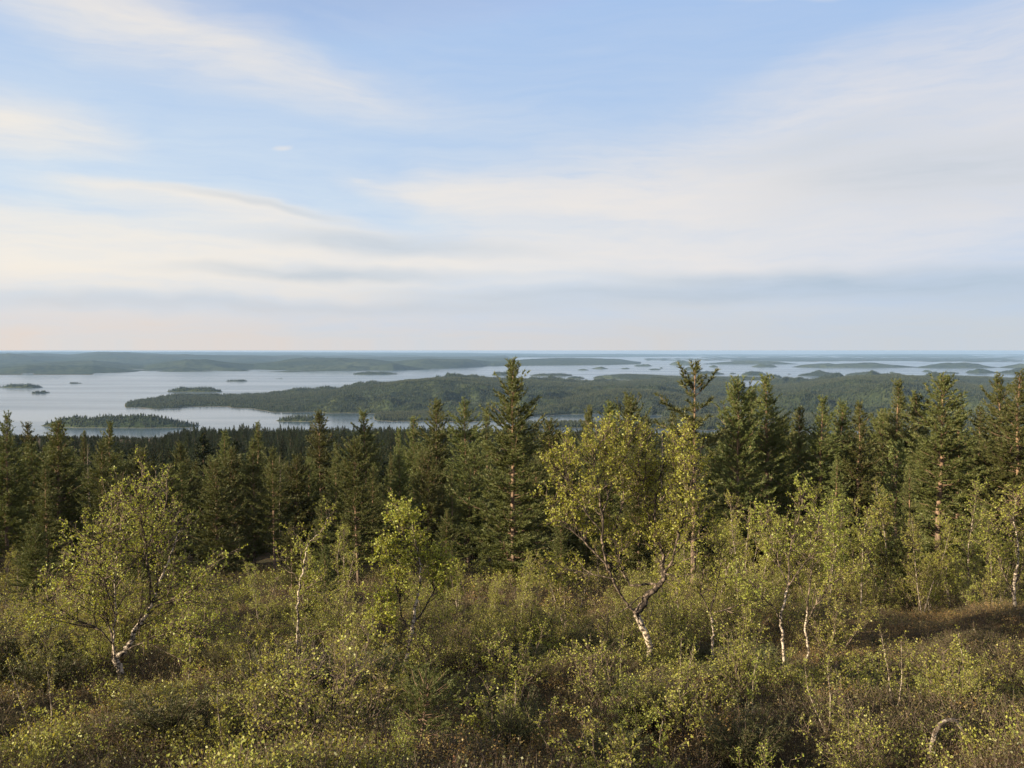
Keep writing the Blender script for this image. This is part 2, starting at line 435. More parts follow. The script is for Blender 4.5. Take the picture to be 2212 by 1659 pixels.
def source(name, me):
    return bpy.data.objects.new(name, me)     # only feeds the scatter, never linked

# ------------------------------------------------------------------ far tree prototypes (a couple of pixels each)
def far_tree_mesh(seed, kind='pine'):
    r = np.random.default_rng(seed); V = []; Fc = []
    h = 11.0
    if kind == 'pine': levels = [(1.5, 2.3, 6.2), (4.2, 1.9, 8.7), (6.8, 1.2, 11.2)]
    else: levels = [(.8, 2.2, 4.5), (2.6, 2.5, 7.0)]
    for (z0, rad, z1) in levels:
        b = len(V); k = 6
        ox, oy = r.uniform(-.35, .35, 2)
        for i in range(k):
            a = i * 2 * math.pi / k + r.uniform(-.3, .3); q = rad * r.uniform(.6, 1.25)
            V.append((ox + math.cos(a) * q, oy + math.sin(a) * q, z0 + r.uniform(-.6, .6)))
        V.append((ox, oy, z1)); V.append((ox, oy, z0 + .3))
        for i in range(k):
            Fc.append((b + i, b + (i + 1) % k, b + k)); Fc.append((b + (i + 1) % k, b + i, b + k + 1))
    return mesh_of('far_tree', V, Fc, MT['needle_far'])
far_src = [source('far_pine', far_tree_mesh(i)) for i in range(4)] + [source('far_broadleaf', far_tree_mesh(20 + i, 'b')) for i in range(2)]

# ------------------------------------------------------------------ water and distant land
def zfront(y): return WATER_Z / ray(1106, y)[1]

wv = np.array([(-70000, -3000, WATER_Z), (70000, -3000, WATER_Z), (70000, 62000, WATER_Z), (-70000, 62000, WATER_Z)])
water = link('lake_water', mesh_of('lake_water', wv, [(0, 1, 2, 3)], MT['water']))
tag(water, 'pale blue lake stretching between wooded islands to the horizon', kind='structure')

far_pts = []
def add_trees(V, quads, density, cap, seed, lo=WATER_Z + .9):
    r = np.random.default_rng(seed)
    q = V[quads]; c = q.mean(axis=1)
    ar = np.linalg.norm(np.cross(q[:, 2] - q[:, 0], q[:, 3] - q[:, 1])[:, :2 + 1], axis=1) / 2
    ar = ar * (c[:, 2] > lo - 2)
    n = int(min(cap, ar.sum() * density))
    if n < 1: return
    k = r.choice(len(quads), n, p=ar / ar.sum())
    s = r.random((n, 1)); t = r.random((n, 1)); q = q[k]
    p = q[:, 0] * (1 - s) * (1 - t) + q[:, 1] * s * (1 - t) + q[:, 2] * s * t + q[:, 3] * (1 - s) * t
    p = p[p[:, 2] > lo]
    p[:, 2] -= .5
    far_pts.append(p)

def land(name, cols, label, mat, n=220, m=26, mb=12, amp=8, base=500, trees=0, cap=0, seed=1, treeh=14, p=.8, jag=0):
    """ridge or coast. cols: x, y of the front waterline, y of the skyline, distance of the crest, y of back waterline or None"""
    cols = np.array([[c[0], c[1], c[2], c[3], (c[4] if len(c) > 4 and c[4] else -1)] for c in cols], float)
    xs = np.linspace(cols[0, 0], cols[-1, 0], n)
    yf = np.interp(xs, cols[:, 0], cols[:, 1]); yc = np.interp(xs, cols[:, 0], cols[:, 2]); zc_ = np.interp(xs, cols[:, 0], cols[:, 3])
    W = Waves(seed, base, 5, .55); W2 = Waves(seed + 50, base * .35, 3, .6); W3 = Waves(seed + 90, base * .8, 2, .45, 5)
    V = np.zeros((n, m + mb, 3))
    for i, x in enumerate(xs):
        tx, tz = ray(x, yc[i]); Zf = zfront(yf[i]); Zc = max(zc_[i], Zf + 30)
        hc = max(5.0 if treeh else 1.5, tz * Zc - WATER_Z - treeh)
        Zb = Zc + (Zc - Zf) * .7 + 60
        s = np.linspace(0, 1, m)
        Z = np.concatenate([Zf + (Zc - Zf) * s, Zc + (Zb - Zc) * np.linspace(1 / mb, 1, mb)])
        prof = np.concatenate([np.sin(s * math.pi / 2) ** p, np.cos(np.linspace(1 / mb, 1, mb) * math.pi / 2) ** .7])
        X = tx * Z
        env = np.clip(prof * 1.4, 0, 1) * np.clip(1.0 - prof, 0, 1) * 1.15
        h = -3 + (hc + 3) * prof + amp * min(1, hc / 45) * env * (W(X, Z) * 1.3 + 1.5 * (.6 - np.abs(W3(X, Z)))) + jag * W2(X, Z) * np.clip(prof, 0, 1)
        V[i, :, 0] = X; V[i, :, 1] = Z + 25 * W2(X * .7, Z * 0 + 5) * (1 - prof); V[i, :, 2] = WATER_Z + h
    cut = np.clip((np.arange(n) / 5.0), 0, 1) * np.clip(((n - 1 - np.arange(n)) / 5.0), 0, 1)
    V[:, :, 2] = (WATER_Z - 4) * (1 - cut[:, None]) + V[:, :, 2] * cut[:, None]
    V[:, :, 2] = np.maximum(V[:, :, 2], WATER_Z - 5)
    mm = m + mb
    i = np.arange(n - 1)[:, None] * mm; j = np.arange(mm - 1)[None, :]
    Q = np.stack([i + j, i + mm + j, i + mm + j + 1, i + j + 1], axis=2).reshape(-1, 4)
    V = V.reshape(-1, 3)
    o = link(name, mesh_of(name, V, Q, mat, True)); tag(o, label, kind='structure')
    if trees: add_trees(V, Q, trees, cap, seed)
    return o

def island(x0, x1, yb, yt, label, trees=True, seed=0):
    """low wooded island; yb = front waterline, yt = top of its trees"""
    r = np.random.default_rng(seed + 900)
    Zf = zfront(yb); a0 = ray(x0, yb)[0]; a1 = ray(x1, yb)[0]; w = (a1 - a0) * Zf
    D = min(max(w * .15, 50), .5 * (zfront(yt + (yb - yt) * .35) - Zf) + 40)
    Zc = Zf + D; cx = (a0 + a1) / 2 * Zc; rx = w / 2 * Zc / Zf
    tz = ray((x0 + x1) / 2, yt)[1]
    th = 13 if trees else 0
    H = max(1.2, min(60, .82 * (tz * Zc - WATER_Z) - th * .85))
    nr, na = 9, 40
    W = Waves(seed, 3.0, 3, .6)
    ph = np.linspace(0, 2 * math.pi, na, endpoint=False)
    V = [(cx, Zc, WATER_Z + H)]
    for k in range(1, nr + 1):
        q = k / nr
        rr = q * (1 + .16 * W(np.cos(ph) * 1.3, np.sin(ph) * 1.3) * q)
        hh = H * (1 - q ** 2.2) * (1 + .22 * W(np.cos(ph) * q * 3, np.sin(ph) * q * 3)) - 1.5 * q ** 4 - (1.5 if k == nr else 0)
        for a, b, c in zip(ph, rr, hh): V.append((cx + math.cos(a) * b * rx, Zc + math.sin(a) * b * D, WATER_Z + c))
    V = np.array(V); tri = []
    T3 = [(0, 1 + i, 1 + (i + 1) % na) for i in range(na)]
    Q = []
    for k in range(nr - 1):
        for i in range(na):
            a = 1 + k * na + i; b = 1 + k * na + (i + 1) % na
            Q.append((a, a + na, b + na, b))
    Q = [(t[0], t[1], t[2], t[2]) for t in T3][:0] + Q
    # centre fan as quads made of pairs of fan triangles
    Q += [(0, 1 + i, 1 + (i + 1) % na, 1 + (i + 2) % na) for i in range(0, na, 2)]
    Q = np.array(Q)
    o = link('island', mesh_of('island', V, Q, MT['hill'] if trees else MT['far_hill'], True))
    tag(o, label, kind='structure')
    if trees: add_trees(V, Q, .012, 3000, seed, lo=WATER_Z + 1.2)
    return o

# --- big wooded ridge and peninsula beyond the first bay
land('wooded_ridge', [
    (262, 889, 874, 3850), (300, 889, 866, 4050), (385, 888, 860, 4300), (392, 881, 860, 4400), (500, 882, 860, 4450),
    (550, 886, 858, 4400), (600, 890, 853, 4400), (700, 893, 844, 4400), (800, 894, 832, 4500), (875, 895, 820, 4600),
    (950, 896, 814, 4700), (1000, 897, 814, 4800), (1106, 899, 819, 4900), (1181, 900, 822, 5000), (1256, 898, 828, 5100),
    (1331, 890, 825, 5300), (1431, 880, 819, 5500), (1520, 875, 824, 5600), (1610, 865, 828, 5600)],
    'long dark wooded ridge rising from a low peninsula across the bay', MT['hill'], n=420, m=60, mb=14, amp=46, base=800, trees=.017, cap=60000, seed=11)
land('wooded_hill', [
    (1090, 901, 896, 3500), (1130, 901, 884, 3600), (1181, 901, 868, 3700), (1256, 901, 850, 3850), (1331, 901, 838, 4000), (1406, 903, 840, 4050),
    (1480, 905, 852, 4000), (1560, 905, 865, 3900), (1680, 905, 872, 3800)],
    'dark rounded wooded hill in front of the long ridge', MT['hill'], n=260, m=50, mb=12, amp=38, base=600, trees=.02, cap=45000, seed=12)
land('wooded_hill', [
    (1440, 900, 870, 4600), (1560, 905, 850, 4700), (1656, 908, 838, 4800), (1731, 910, 828, 4900), (1806, 910, 816, 5000), (1856, 912, 811, 5000),
    (1956, 912, 811, 5000), (2031, 914, 817, 4900), (2101, 915, 832, 4800), (2250, 918, 848, 4600), (2400, 920, 860, 4500)],
    'broad wooded hill on the right with a sunlit left flank', MT['hill'], n=420, m=60, mb=14, amp=50, base=850, trees=.017, cap=60000, seed=13)
land('wooded_ridge', [
    (1900, 840, 822, 6300), (1980, 838, 811, 6500), (2056, 836, 809, 6600), (2130, 836, 813, 6700), (2212, 836, 817, 6700), (2420, 836, 822, 6700)],
    'hazy low ridge behind the broad hill on the right', MT['hill'], n=220, m=30, mb=10, amp=9, base=900, trees=.012, cap=20000, seed=14)
land('wooded_lowland', [
    (1100, 928, 922, 2850), (1160, 927, 915, 2850), (1230, 926, 911, 2850), (1330, 926, 909, 2850), (1420, 928, 904, 2900), (1500, 930, 896, 3000), (1800, 930, 893, 3000), (2100, 934, 894, 3000), (2400, 936, 894, 3000)],
    'low wooded shore between the near pines and the hills', MT['hill'], n=260, m=26, mb=10, amp=4, base=400, trees=.025, cap=40000, seed=15)
land('wooded_headland', [
    (1276, 817, 813, 7400), (1310, 818, 808, 7600), (1350, 820, 806, 7700), (1400, 822, 808, 7700), (1451, 822, 811, 7700), (1530, 822, 812, 7600), (1640, 822, 814, 7600), (1690, 822, 816, 7500)],
    'low wooded headland with small bays behind the ridge', MT['hill'], n=160, m=20, mb=8, amp=5, base=500, trees=.009, cap=12000, seed=16)
land('wooded_headland', [(800, 912, 908, 3200), (880, 913, 902, 3250), (960, 914, 900, 3250), (1040, 913, 902, 3250), (1090, 910, 905, 3200)],
    'low dark wooded spit reaching into the near bay', MT['hill'], n=90, m=14, mb=6, amp=2, base=200, trees=.03, cap=7000, seed=17)

ISL = [
    (8, 95, 838, 826, 'small wooded island near the left edge of the lake'),
    (68, 106, 850, 842, 'tiny wooded islet just below the island by the left edge'),
    (145, 180, 829, 824, 'tiny flat islet alone in the open water on the left'),
    (367, 475, 847, 832, 'oval wooded island in front of the peninsula tip'),
    (487, 540, 824, 818, 'thin flat islet in the middle of the open lake'),
    (415, 505, 862, 849, 'low wooded point just behind the peninsula'),
    (622, 690, 847, 837, 'long low wooded island beside the foot of the ridge'),
    (592, 614, 819, 816, 'tiny dark islet in the open lake'),
    (752, 855, 809, 801, 'long flat island close to the far wooded shore'),
    (788, 800, 826, 824, 'single rock islet left of the ridge'),
    (1063, 1099, 811, 800, 'small domed island left of the tall pine top'),
    (88, 410, 925, 889, 'large dark wooded island in the nearest bay'),
    (597, 725, 911, 893, 'flat wooded island in the small bay below the ridge'),
    (1153, 1235, 812, 804, 'flat wooded island right of the tall pine top'),
    (1225, 1265, 818, 811, 'small low island touching the headland'),
    (1278, 1313, 797, 793, 'small far island above the headland'),
    (1246, 1276, 800, 797, 'thin far islet beside a small island'),
    (1476, 1563, 809, 799, 'dark island beside the top of the spiky pine'),
    (1601, 1656, 811, 799, 'round domed island in the right part of the lake'),
    (1646, 1690, 817, 806, 'small domed island just below the round one'),
    (1576, 1591, 808, 804, 'tiny islet between two domed islands'),
    (1568, 1631, 820, 810, 'low island closest to the broad hill'),
    (1718, 1826, 812, 801, 'long domed island above the broad hill'),
    (1828, 1913, 811, 801, 'low island right of the long domed island'),
    (1708, 1946, 794, 783, 'very long wooded island in the far right lake'),
    (1978, 2146, 795, 784, 'long far island at the right'),
    (2078, 2156, 806, 797, 'low island near the right edge'),
    (2151, 2260, 807, 794, 'wooded island cut by the right edge'),
    (2028, 2071, 807, 802, 'small flat islet pair near the right edge'),
    (1993, 2012, 803, 799, 'tiny far islet above the flat islets'),
    (1621, 1678, 793, 786, 'small far island above the round one'),
    (1448, 1501, 788, 778, 'far island left of the spiky pine top'),
    (1476, 1516, 799, 792, 'small island above the dark one'),
    (1523, 1711, 787, 780, 'long thin island in the far lake'),
    (1400, 1430, 799, 796, 'far flat islet above the headland'),
    (1425, 1432, 796, 793, 'single far rock islet'),
    (1530, 1552, 793, 789, 'little islet right of the spiky pine top'),
    (1697, 1712, 809, 806, 'rock islet left of the long domed island'),
    (1922, 1932, 806, 803, 'dot of an islet right of the low island'),
    (2151, 2290, 795, 786, 'thin far island at the right edge'),
    (1370, 1410, 791, 787, 'thin far islet off the far land'),
    (1340, 1362, 797, 794.5, 'tiny far islet off the far land'),
]
for i, (x0, x1, yb, yt, lb) in enumerate(ISL):
    island(x0, x1, yb, yt, lb, trees=zfront(yb) < 9500, seed=i)

# --- far shores, paling with distance
land('far_shore', [(-60, 807, 784, 13000), (0, 807, 788, 13000), (100, 806, 783, 13000), (200, 806, 779, 13000), (260, 805, 786, 13000), (310, 803, 790, 13000), (400, 803, 777, 13000), (450, 803, 778, 13000),
    (500, 804, 784, 13000), (550, 804, 787, 13000), (625, 804, 778, 13000), (700, 802, 774, 13500), (800, 800, 776, 13500), (850, 800, 781, 13500), (925, 798, 775, 14000), (1000, 795, 776, 14500), (1060, 791, 780, 15000), (1110, 790, 782, 15000)],
    'far wooded shore with rounded hills across the open lake', MT['far_hill'], n=500, m=40, mb=10, amp=50, base=2200, seed=21, treeh=0, jag=3)
land('far_shore', [(-60, 813, 808, 9300), (0, 813, 808, 9300), (60, 812, 809, 9300)], 'low spit of far shore at the left edge', MT['far_hill'], n=40, m=8, mb=4, amp=2, seed=22, treeh=0)
land('far_shore', [(62, 812.5, 809, 9300), (90, 812.5, 807, 9400), (150, 812.5, 807, 9400), (212, 812, 809, 9300)], 'thin wooded bar lying before the far shore', MT['far_hill'], n=60, m=8, mb=4, amp=2, seed=23, treeh=0)
land('far_hills', [(-80, 792, 765, 22000), (0, 792, 764, 22000), (80, 792, 763, 22000), (150, 792, 766, 22000), (210, 792, 760, 23000), (275, 792, 761, 23000), (350, 792, 765, 23000), (450, 792, 767, 23000), (550, 790, 768, 23000),
    (700, 790, 770, 24000), (800, 789, 771, 24000), (950, 787, 771, 24000), (1106, 784, 772, 24000)],
    'blue rounded hills behind the far shore on the left', MT['far_hill'], n=400, m=30, mb=10, amp=60, base=4000, seed=24, treeh=0, jag=5)
land('far_lowland', [(1060, 792, 783, 14500), (1106, 790, 779, 16000), (1150, 790, 775, 17000), (1220, 789.5, 773, 18000), (1300, 789, 774.5, 18000), (1340, 788, 776, 18000), (1390, 787, 784, 17500)],
    'hazy wooded lowland joining the far shore to the islands', MT['far_hill'], n=200, m=24, mb=8, amp=12, base=2500, seed=25, treeh=0, jag=3)
land('far_lowland', [(1380, 781.5, 779, 25500), (1480, 781.5, 777, 25500), (1593, 782, 775, 25500), (1700, 782, 774.5, 25500), (1800, 782, 775, 25500), (1926, 782, 775, 25500), (2000, 783.5, 775, 25500), (2120, 784, 776, 24000), (2320, 785, 777, 24000)],
    'long blue strip of wooded land in the far lake', MT['far_hill'], n=260, m=16, mb=6, amp=8, base=3000, seed=26, treeh=0, jag=3)
land('far_lowland', [(1500, 777, 774, 33000), (1650, 777, 773.3, 33000), (1800, 776.5, 773.5, 33000), (2000, 777, 773, 33000), (2320, 777, 774, 33000)],
    'pale thin strip of land beyond the islands', MT['far_hill'], n=160, m=12, mb=6, amp=5, base=3000, seed=27, treeh=0, jag=3)
land('horizon_hills', [(-500, 774, 759.6, 50000), (0, 774, 759.6, 50000), (500, 774, 760.5, 50000), (1000, 773, 762, 50000), (1106, 773, 763.5, 50000), (1200, 772.5, 765, 50000), (1340, 772, 764.6, 50000), (1450, 772, 766, 50000), (1650, 772, 767.5, 50000),
    (1850, 772, 766, 50000), (1960, 772, 765.4, 50000), (2080, 772, 766, 50000), (2212, 772, 768, 50000), (2700, 772, 767, 50000)],
    'faint blue hills along the whole horizon', MT['far_hill'], n=500, m=20, mb=6, amp=14, base=6000, seed=28, treeh=0, jag=5)

FP = np.concatenate(far_pts)
nfp = len(FP)
print('far trees', nfp)
stuff_scatter('lakeside_forest', FP, rng.uniform(0, 6.28, nfp), rng.uniform(.65, 1.35, nfp), rng.choice(6, nfp, p=[.21, .21, .2, .2, .09, .09]), far_src,
              'dark conifer forest covering the far islands and hills', 'forest')

# haze: the air between the lookout and the horizon
def box_mesh(name, x0, x1, y0, y1, z0, z1):
    V = [(x, y, z) for z in (z0, z1) for y in (y0, y1) for x in (x0, x1)]
    return mesh_of(name, V, [(0, 2, 3, 1), (4, 5, 7, 6), (0, 1, 5, 4), (2, 6, 7, 3), (0, 4, 6, 2), (1, 3, 7, 5)])
hz = link('haze', box_mesh('haze', -70500, 70500, -3500, 62500, WATER_Z - 20, 0.6))
m, t = new_mat('haze_air')
pv = N(t, 'ShaderNodeVolumePrincipled'); pv.inputs['Color'].default_value = (.32, .50, .80, 1); pv.inputs['Density'].default_value = 2.7e-5
pv.inputs['Anisotropy'].default_value = 0.0
out = N(t, 'ShaderNodeOutputMaterial'); t.links.new(pv.outputs[0], out.inputs['Volume'])
hz.data.materials.append(m); m.cycles.homogeneous_volume = True if hasattr(m.cycles, 'homogeneous_volume') else None
tag(hz, 'thin pale blue haze over the lake and hills', kind='stuff')

# ------------------------------------------------------------------ the hill the camera stands on
GZ = [0, 8, 12, 18, 24, 30, 42, 65, 100, 200, 400, 700, 1000, 1500, 2000, 2350, 3200]
GH = [-2.4, -4.6, -5.7, -7.1, -8.5, -9.9, -12.4, -17.3, -24, -40, -57, -78, -108, -175, -238, -264, -275]
WB = Waves(3, 7.0, 3, .55); WBig = Waves(4, 60, 3, .5)
def gh(x, y):
    x = np.asarray(x, float); y = np.asarray(y, float)
    d = np.hypot(x, y)
    e = np.maximum(np.maximum(y, .8 * (d - 60)), 0)
    h = np.interp(e, GZ, GH)
    # the heath shelf on the right and a gentle rise towards it
    h = h + .45 * np.clip((x / np.maximum(y, 1) - .22) / .08, 0, 1) * np.clip((y - 22.6) / 1.2, 0, 1) * np.clip((40 - y) / 12, 0, 1)
    h = h + .22 * WB(x, y) * np.clip(d / 8, 0, 1) * np.clip(1.4 - d / 200, 0, 1) + np.clip((d - 60) / 200, 0, 1) * 2.0 * WBig(x, y)
    return h
def ghf(x, y): return float(gh(x, y))

rr = np.concatenate([np.linspace(0.5, 40, 90), np.geomspace(40.6, 3500, 90)])
aa = np.linspace(0, 2 * math.pi, 360, endpoint=False)
RR, AA = np.meshgrid(rr, aa, indexing='ij')
GX = RR * np.sin(AA); GY = RR * np.cos(AA)
GV = np.stack([GX, GY, gh(GX, GY)], axis=2).reshape(-1, 3)
na = len(aa)
i = np.arange(len(rr) - 1)[:, None] * na; j = np.arange(na)[None, :]; j2 = (j + 1) % na
GQ = np.stack([i + j, i + j2, i + na + j2, i + na + j], axis=2).reshape(-1, 4)
ctr = len(GV); GV = np.vstack([GV, [[0, 0, GH[0]]]])
GQ = np.vstack([GQ, [[ctr, k, (k + 1) % na, (k + 2) % na] for k in range(0, na, 2)]])
ground = link('ground', mesh_of('ground', GV, GQ, MT['ground'], True))
tag(ground, 'brown and green moorland slope falling away from the lookout', kind='structure')

# ------------------------------------------------------------------ leaves and needles
def leaf_quads(P, size, r, up=.5):
    """one small folded rhombus per point"""
    n = len(P); nrm = unit(r.normal(size=(n, 3)) + np.array([0, 0, up])); a = unit(np.cross(nrm, r.normal(size=(n, 3)))); b = np.cross(nrm, a)
    s = (size * r.uniform(.5, 1.35, n))[:, None]
    V = np.stack([P, P + a * s * .5 + b * s * .38 + nrm * s * .12, P + a * s, P + a * s * .5 - b * s * .38 + nrm * s * .12], axis=1).reshape(-1, 3)
    Fc = np.arange(4 * n).reshape(n, 4)
    return V, Fc

def tufts(P, D, L, w, k, r, splay=.75):
    """brushes of k needle blades round direction D at P"""
    n = len(P); P = np.repeat(P, k, 0); D = np.repeat(unit(D), k, 0)
    off = unit(r.normal(size=(n * k, 3)))
    d = unit(D + off * splay); side = unit(np.cross(d, r.normal(size=(n * k, 3))))
    ln = (L * r.uniform(.7, 1.2, n * k))[:, None]
    base = P - D * (L * .5) * r.random((n * k, 1))
    V = np.stack([base - side * w / 2, base + side * w / 2, base + d * ln], axis=1).reshape(-1, 3)
    return V, np.arange(3 * n * k).reshape(-1, 3)

# ------------------------------------------------------------------ pine
def pine_meshes(seed, h, width, cb=.25, dens=1.0, shape='cone', bare=0.0, tl=.15, tw=.030, tk=8, open_=1.0):
    r = np.random.default_rng(seed)
    trunk = MB(); br = MB()
    n = 14; zz = np.linspace(-.4, h, n)
    cx = np.cumsum(r.normal(0, .025, n)) * (h / 12); cyv = np.cumsum(r.normal(0, .025, n)) * (h / 12)
    r0 = h * .0105
    trunk.tube(np.stack([cx, cyv, zz], 1), r0 * (1 - zz.clip(0) / h * .93) + .006, 8)
    def tp(z): return np.array([np.interp(z, zz, cx), np.interp(z, zz, cyv), z])
    TP = []; TD = []
    z = cb * h; a = r.uniform(0, 6.28); f1, f2, f3 = r.uniform(0, 6.28, 3)
    while z < h - .12:
        t = (z - cb * h) / (h * (1 - cb))
        if shape == 'cone': prof = .08 + .92 * (1 - t) ** .85 * min(1, .7 + t * 3)
        elif shape == 'column': prof = min(1, .1 + (1 - t) * 1.9) ** .85 * min(1, .65 + t * 2) * .82
        else: prof = math.sqrt(max(.03, 1 - (2 * t - .85) ** 2 / 1.4)) * .9
        prof *= 1 + .25 * math.sin(2 * a + z * 1.1 + f1) + .18 * math.sin(3 * a - z * 2.1 + f2) + .10 * math.sin(z * 3.3 + f3)
        z += r.uniform(.030, .062) * (h / 12) ** .5 / dens; a += 2.4 + r.normal(0, .35)
        if r.random() < .08 * open_ + bare * (1 - t) ** 1.5: continue
        L = max(.1, width / 2 * prof * r.uniform(.5, 1.15) + .08)
        e = np.interp(t, [0, .35, .75, 1], [.0, .22, .6, 1.15]) + r.normal(0, .17)
        d = np.array([math.cos(a) * math.cos(e), math.sin(a) * math.cos(e), math.sin(e)])
        m_ = max(3, int(L / .3) + 2); s = np.linspace(0, 1, m_)
        P = tp(z) + d * (s * L)[:, None]; P[:, 2] += (s ** 2) * L * .24 - s * (1 - s) * L * .14
        P += r.normal(0, .03 * L, P.shape) * s[:, None]
        br.tube(P, (.005 + L * .010) * (1 - s * .85) + .002, 3)
        nbl = max(3, int(L * 12))
        hor = unit(np.cross(d, [0, 0, 1]))
        for q in np.linspace(.14, .97, nbl):
            if r.random() < .12: continue
            pb = np.array([np.interp(q, s, P[:, c]) for c in range(3)])
            l2 = (.11 + L * .26 * (1 - q) ** .7) * r.uniform(.5, 1.3)
            d2 = unit(d * r.uniform(.3, .9) + hor * r.choice([-1, 1]) * r.uniform(.2, 1.0) + np.array([0, 0, r.uniform(-.1, .65)]))
            k = max(1, int(l2 / .075)); u = np.linspace(.35 if k > 1 else 1, 1, k)
            TP.append(pb + d2 * (u * l2)[:, None]); TD.append(np.repeat((d2 + [0, 0, .45])[None], k, 0))
            if l2 > .25: br.tube(np.stack([pb, pb + d2 * l2]), [.005, .003], 3)
        TP.append(P[-1:]); TD.append(d[None] + [[0, 0, .4]])
    k = 4; TP.append(tp(h)[None] + r.normal(0, .03, (k, 3)) - np.array([0, 0, 1]) * np.linspace(0, .25, k)[:, None]); TD.append(np.repeat(np.array([[0, 0, 1.]]), k, 0))
    # dead stubs on the lower trunk
    for z in r.uniform(.12 * h, max(.14, cb + .1) * h, 9):
        a = r.uniform(0, 6.28); L = r.uniform(.2, .8); d = np.array([math.cos(a), math.sin(a), r.uniform(-.25, .15)])
        P = tp(z) + d * (np.linspace(0, 1, 3) * L)[:, None]; P[2, 2] += .05; br.tube(P, [.016, .010, .004], 3)
    TP = np.concatenate(TP); TD = np.concatenate(TD)
    V, Fc = tufts(TP, TD, tl, tw, tk, r)
    return (trunk.mesh('pine_trunk', MT['pine_bark']), br.mesh('pine_branches', MT['pine_branch']), mesh_of('pine_crown', V, Fc, MT['needle']))

PV = []   # (h, meshes)
specs = [
    (12, 4.8, .06, 1.0, 'cone', .10), (12, 4.0, .10, 1.0, 'column', .12), (11, 4.6, .05, 1.0, 'cone', .05), (13, 4.4, .14, .95, 'column', .30),
    (10, 4.8, .04, 1.0, 'cone', .05), (12, 4.6, .12, .95, 'round', .25), (9, 4.0, .04, 1.0, 'column', .05), (12, 3.6, .10, .95, 'cone', .15),
    (11, 4.2, .05, .9, 'round', .10), (12, 4.4, .20, .8, 'column', .35),
]
for k, (h, w, cb, dn, shp, bare) in enumerate(specs):
    PV.append((h, pine_meshes(100 + k, h, w, cb, dn, shp, bare)))
# the spiky, half bare one on the right and the tall one in the middle, and an old crooked one
SPIKY = (9.6, pine_meshes(131, 9.6, 3.0, .34, .42, 'column', .30, tl=.17, tw=.032, tk=10, open_=3.0))
TALL = (12, pine_meshes(132, 12, 5.6, .05, 1.1, 'cone', .12))
TWISTED = (13.5, pine_meshes(134, 13.5, 4.4, .36, 1.0, 'column', .3))
YOUNG = (5.0, pine_meshes(135, 5.0, 1.9, .04, 1.3, 'cone', 0, tl=.09))
def lod_pine(seed, h, width, cb, shape):
    """simpler pine for the forest further down: same build, far fewer and larger brushes"""
    r = np.random.default_rng(seed); TP = []; TD = []
    for z in np.arange(cb * h, h - .2, .42):
        t = (z - cb * h) / (h * (1 - cb)); prof = (1 - t) ** .75 * min(1, .55 + t * 3) if shape == 'cone' else min(1, (1 - t) * 2.2) ** .8 * .85
        for b in range(6):
            a = r.uniform(0, 6.28); L = width / 2 * prof * r.uniform(.6, 1.2) + .1; e = np.interp(t, [0, .4, 1], [.05, .35, 1.1]) + r.normal(0, .2)
            d = np.array([math.cos(a) * math.cos(e), math.sin(a) * math.cos(e), math.sin(e)])
            k = max(1, int(L / .3)); u = np.linspace(.35, 1, k)
            TP.append(np.array([0, 0, z]) + d * (u * L)[:, None] + r.normal(0, .08, (k, 3))); TD.append(np.repeat((d + [0, 0, .3])[None], k, 0))
    TP.append(np.array([[0, 0, h - .1]])); TD.append(np.array([[0, 0, 1.]]))
    V, Fc = tufts(np.concatenate(TP), np.concatenate(TD), .42, .16, 6, r, 1.0)
    tv = MB(); tv.tube(np.array([[0, 0, -.5], [0, 0, h * .95]]), [h * .012, .02], 4)
    TVv = np.concatenate(tv.V); TF = np.concatenate(tv.F); TF = np.concatenate([TF[:, [0, 1, 2]], TF[:, [0, 2, 3]]]) + len(V)
    me = mesh_of('forest_pine', np.concatenate([V, TVv]), np.concatenate([Fc, TF]), MT['needle_far'])
    me.materials.append(MT['pine_bark'])
    mi = np.zeros(len(Fc) + len(TF), dtype=np.int32); mi[len(Fc):] = 1; me.polygons.foreach_set('material_index', mi)
    return me
lod_src = [source('forest_pine', lod_pine(200 + k, *a)) for k, a in enumerate([(12, 4.2, .12, 'cone'), (12, 3.6, .15, 'column'), (10, 4.0, .1, 'cone'), (13, 3.8, .2, 'column'), (8, 3.4, .08, 'cone')])]

PLACED = []
LM = [(0, 'the left edge'), (66, 'the slender second pine'), (118, 'the broad dark pine'), (240, 'the pointed left pine'), (330, 'the leaning white birch'), (490, 'the bare-trunked pine'), (640, 'the sparse little birch'),
      (790, 'the large conical pine'), (888, 'the bushy middle birch'), (943, 'the paired tall pines'), (1005, 'the fork-trunked pine'), (1112, 'the tallest pine'), (1228, 'the small rounded pine'), (1320, 'the gnarled birch crown'), (1410, 'the gnarled birch fork'),
      (1503, 'the spiky pine'), (1592, 'the ragged pine'), (1655, 'the dark conical pine'), (1728, 'the bent-topped pine'), (1800, 'the pale pointed pine'), (1865, 'the full dark pine'), (1946, 'the pale young pine'), (2037, 'the bright sunlit pine'), (2110, 'the thin greyish pine'), (2160, 'the orange-trunked edge pine'), (2206, 'the right edge')]
def near(x, y, what, tall, deep):
    xd = 1106 + x / y * 1790.6; k = min(LM, key=lambda q: abs(q[0] - xd)); dx = xd - k[0]
    side = 'in line with' if abs(dx) < 13 else ('just left of' if dx < 0 else 'just right of')
    return f'{tall} {what} {deep}, {side} {k[1]}'.replace('left of the left edge', 'inside the left edge').replace('right of the left edge', 'inside the left edge').replace('right of the right edge', 'inside the right edge').replace('left of the right edge', 'inside the right edge').replace('in line with the right edge', 'at the right edge').replace('in line with the left edge', 'at the left edge')
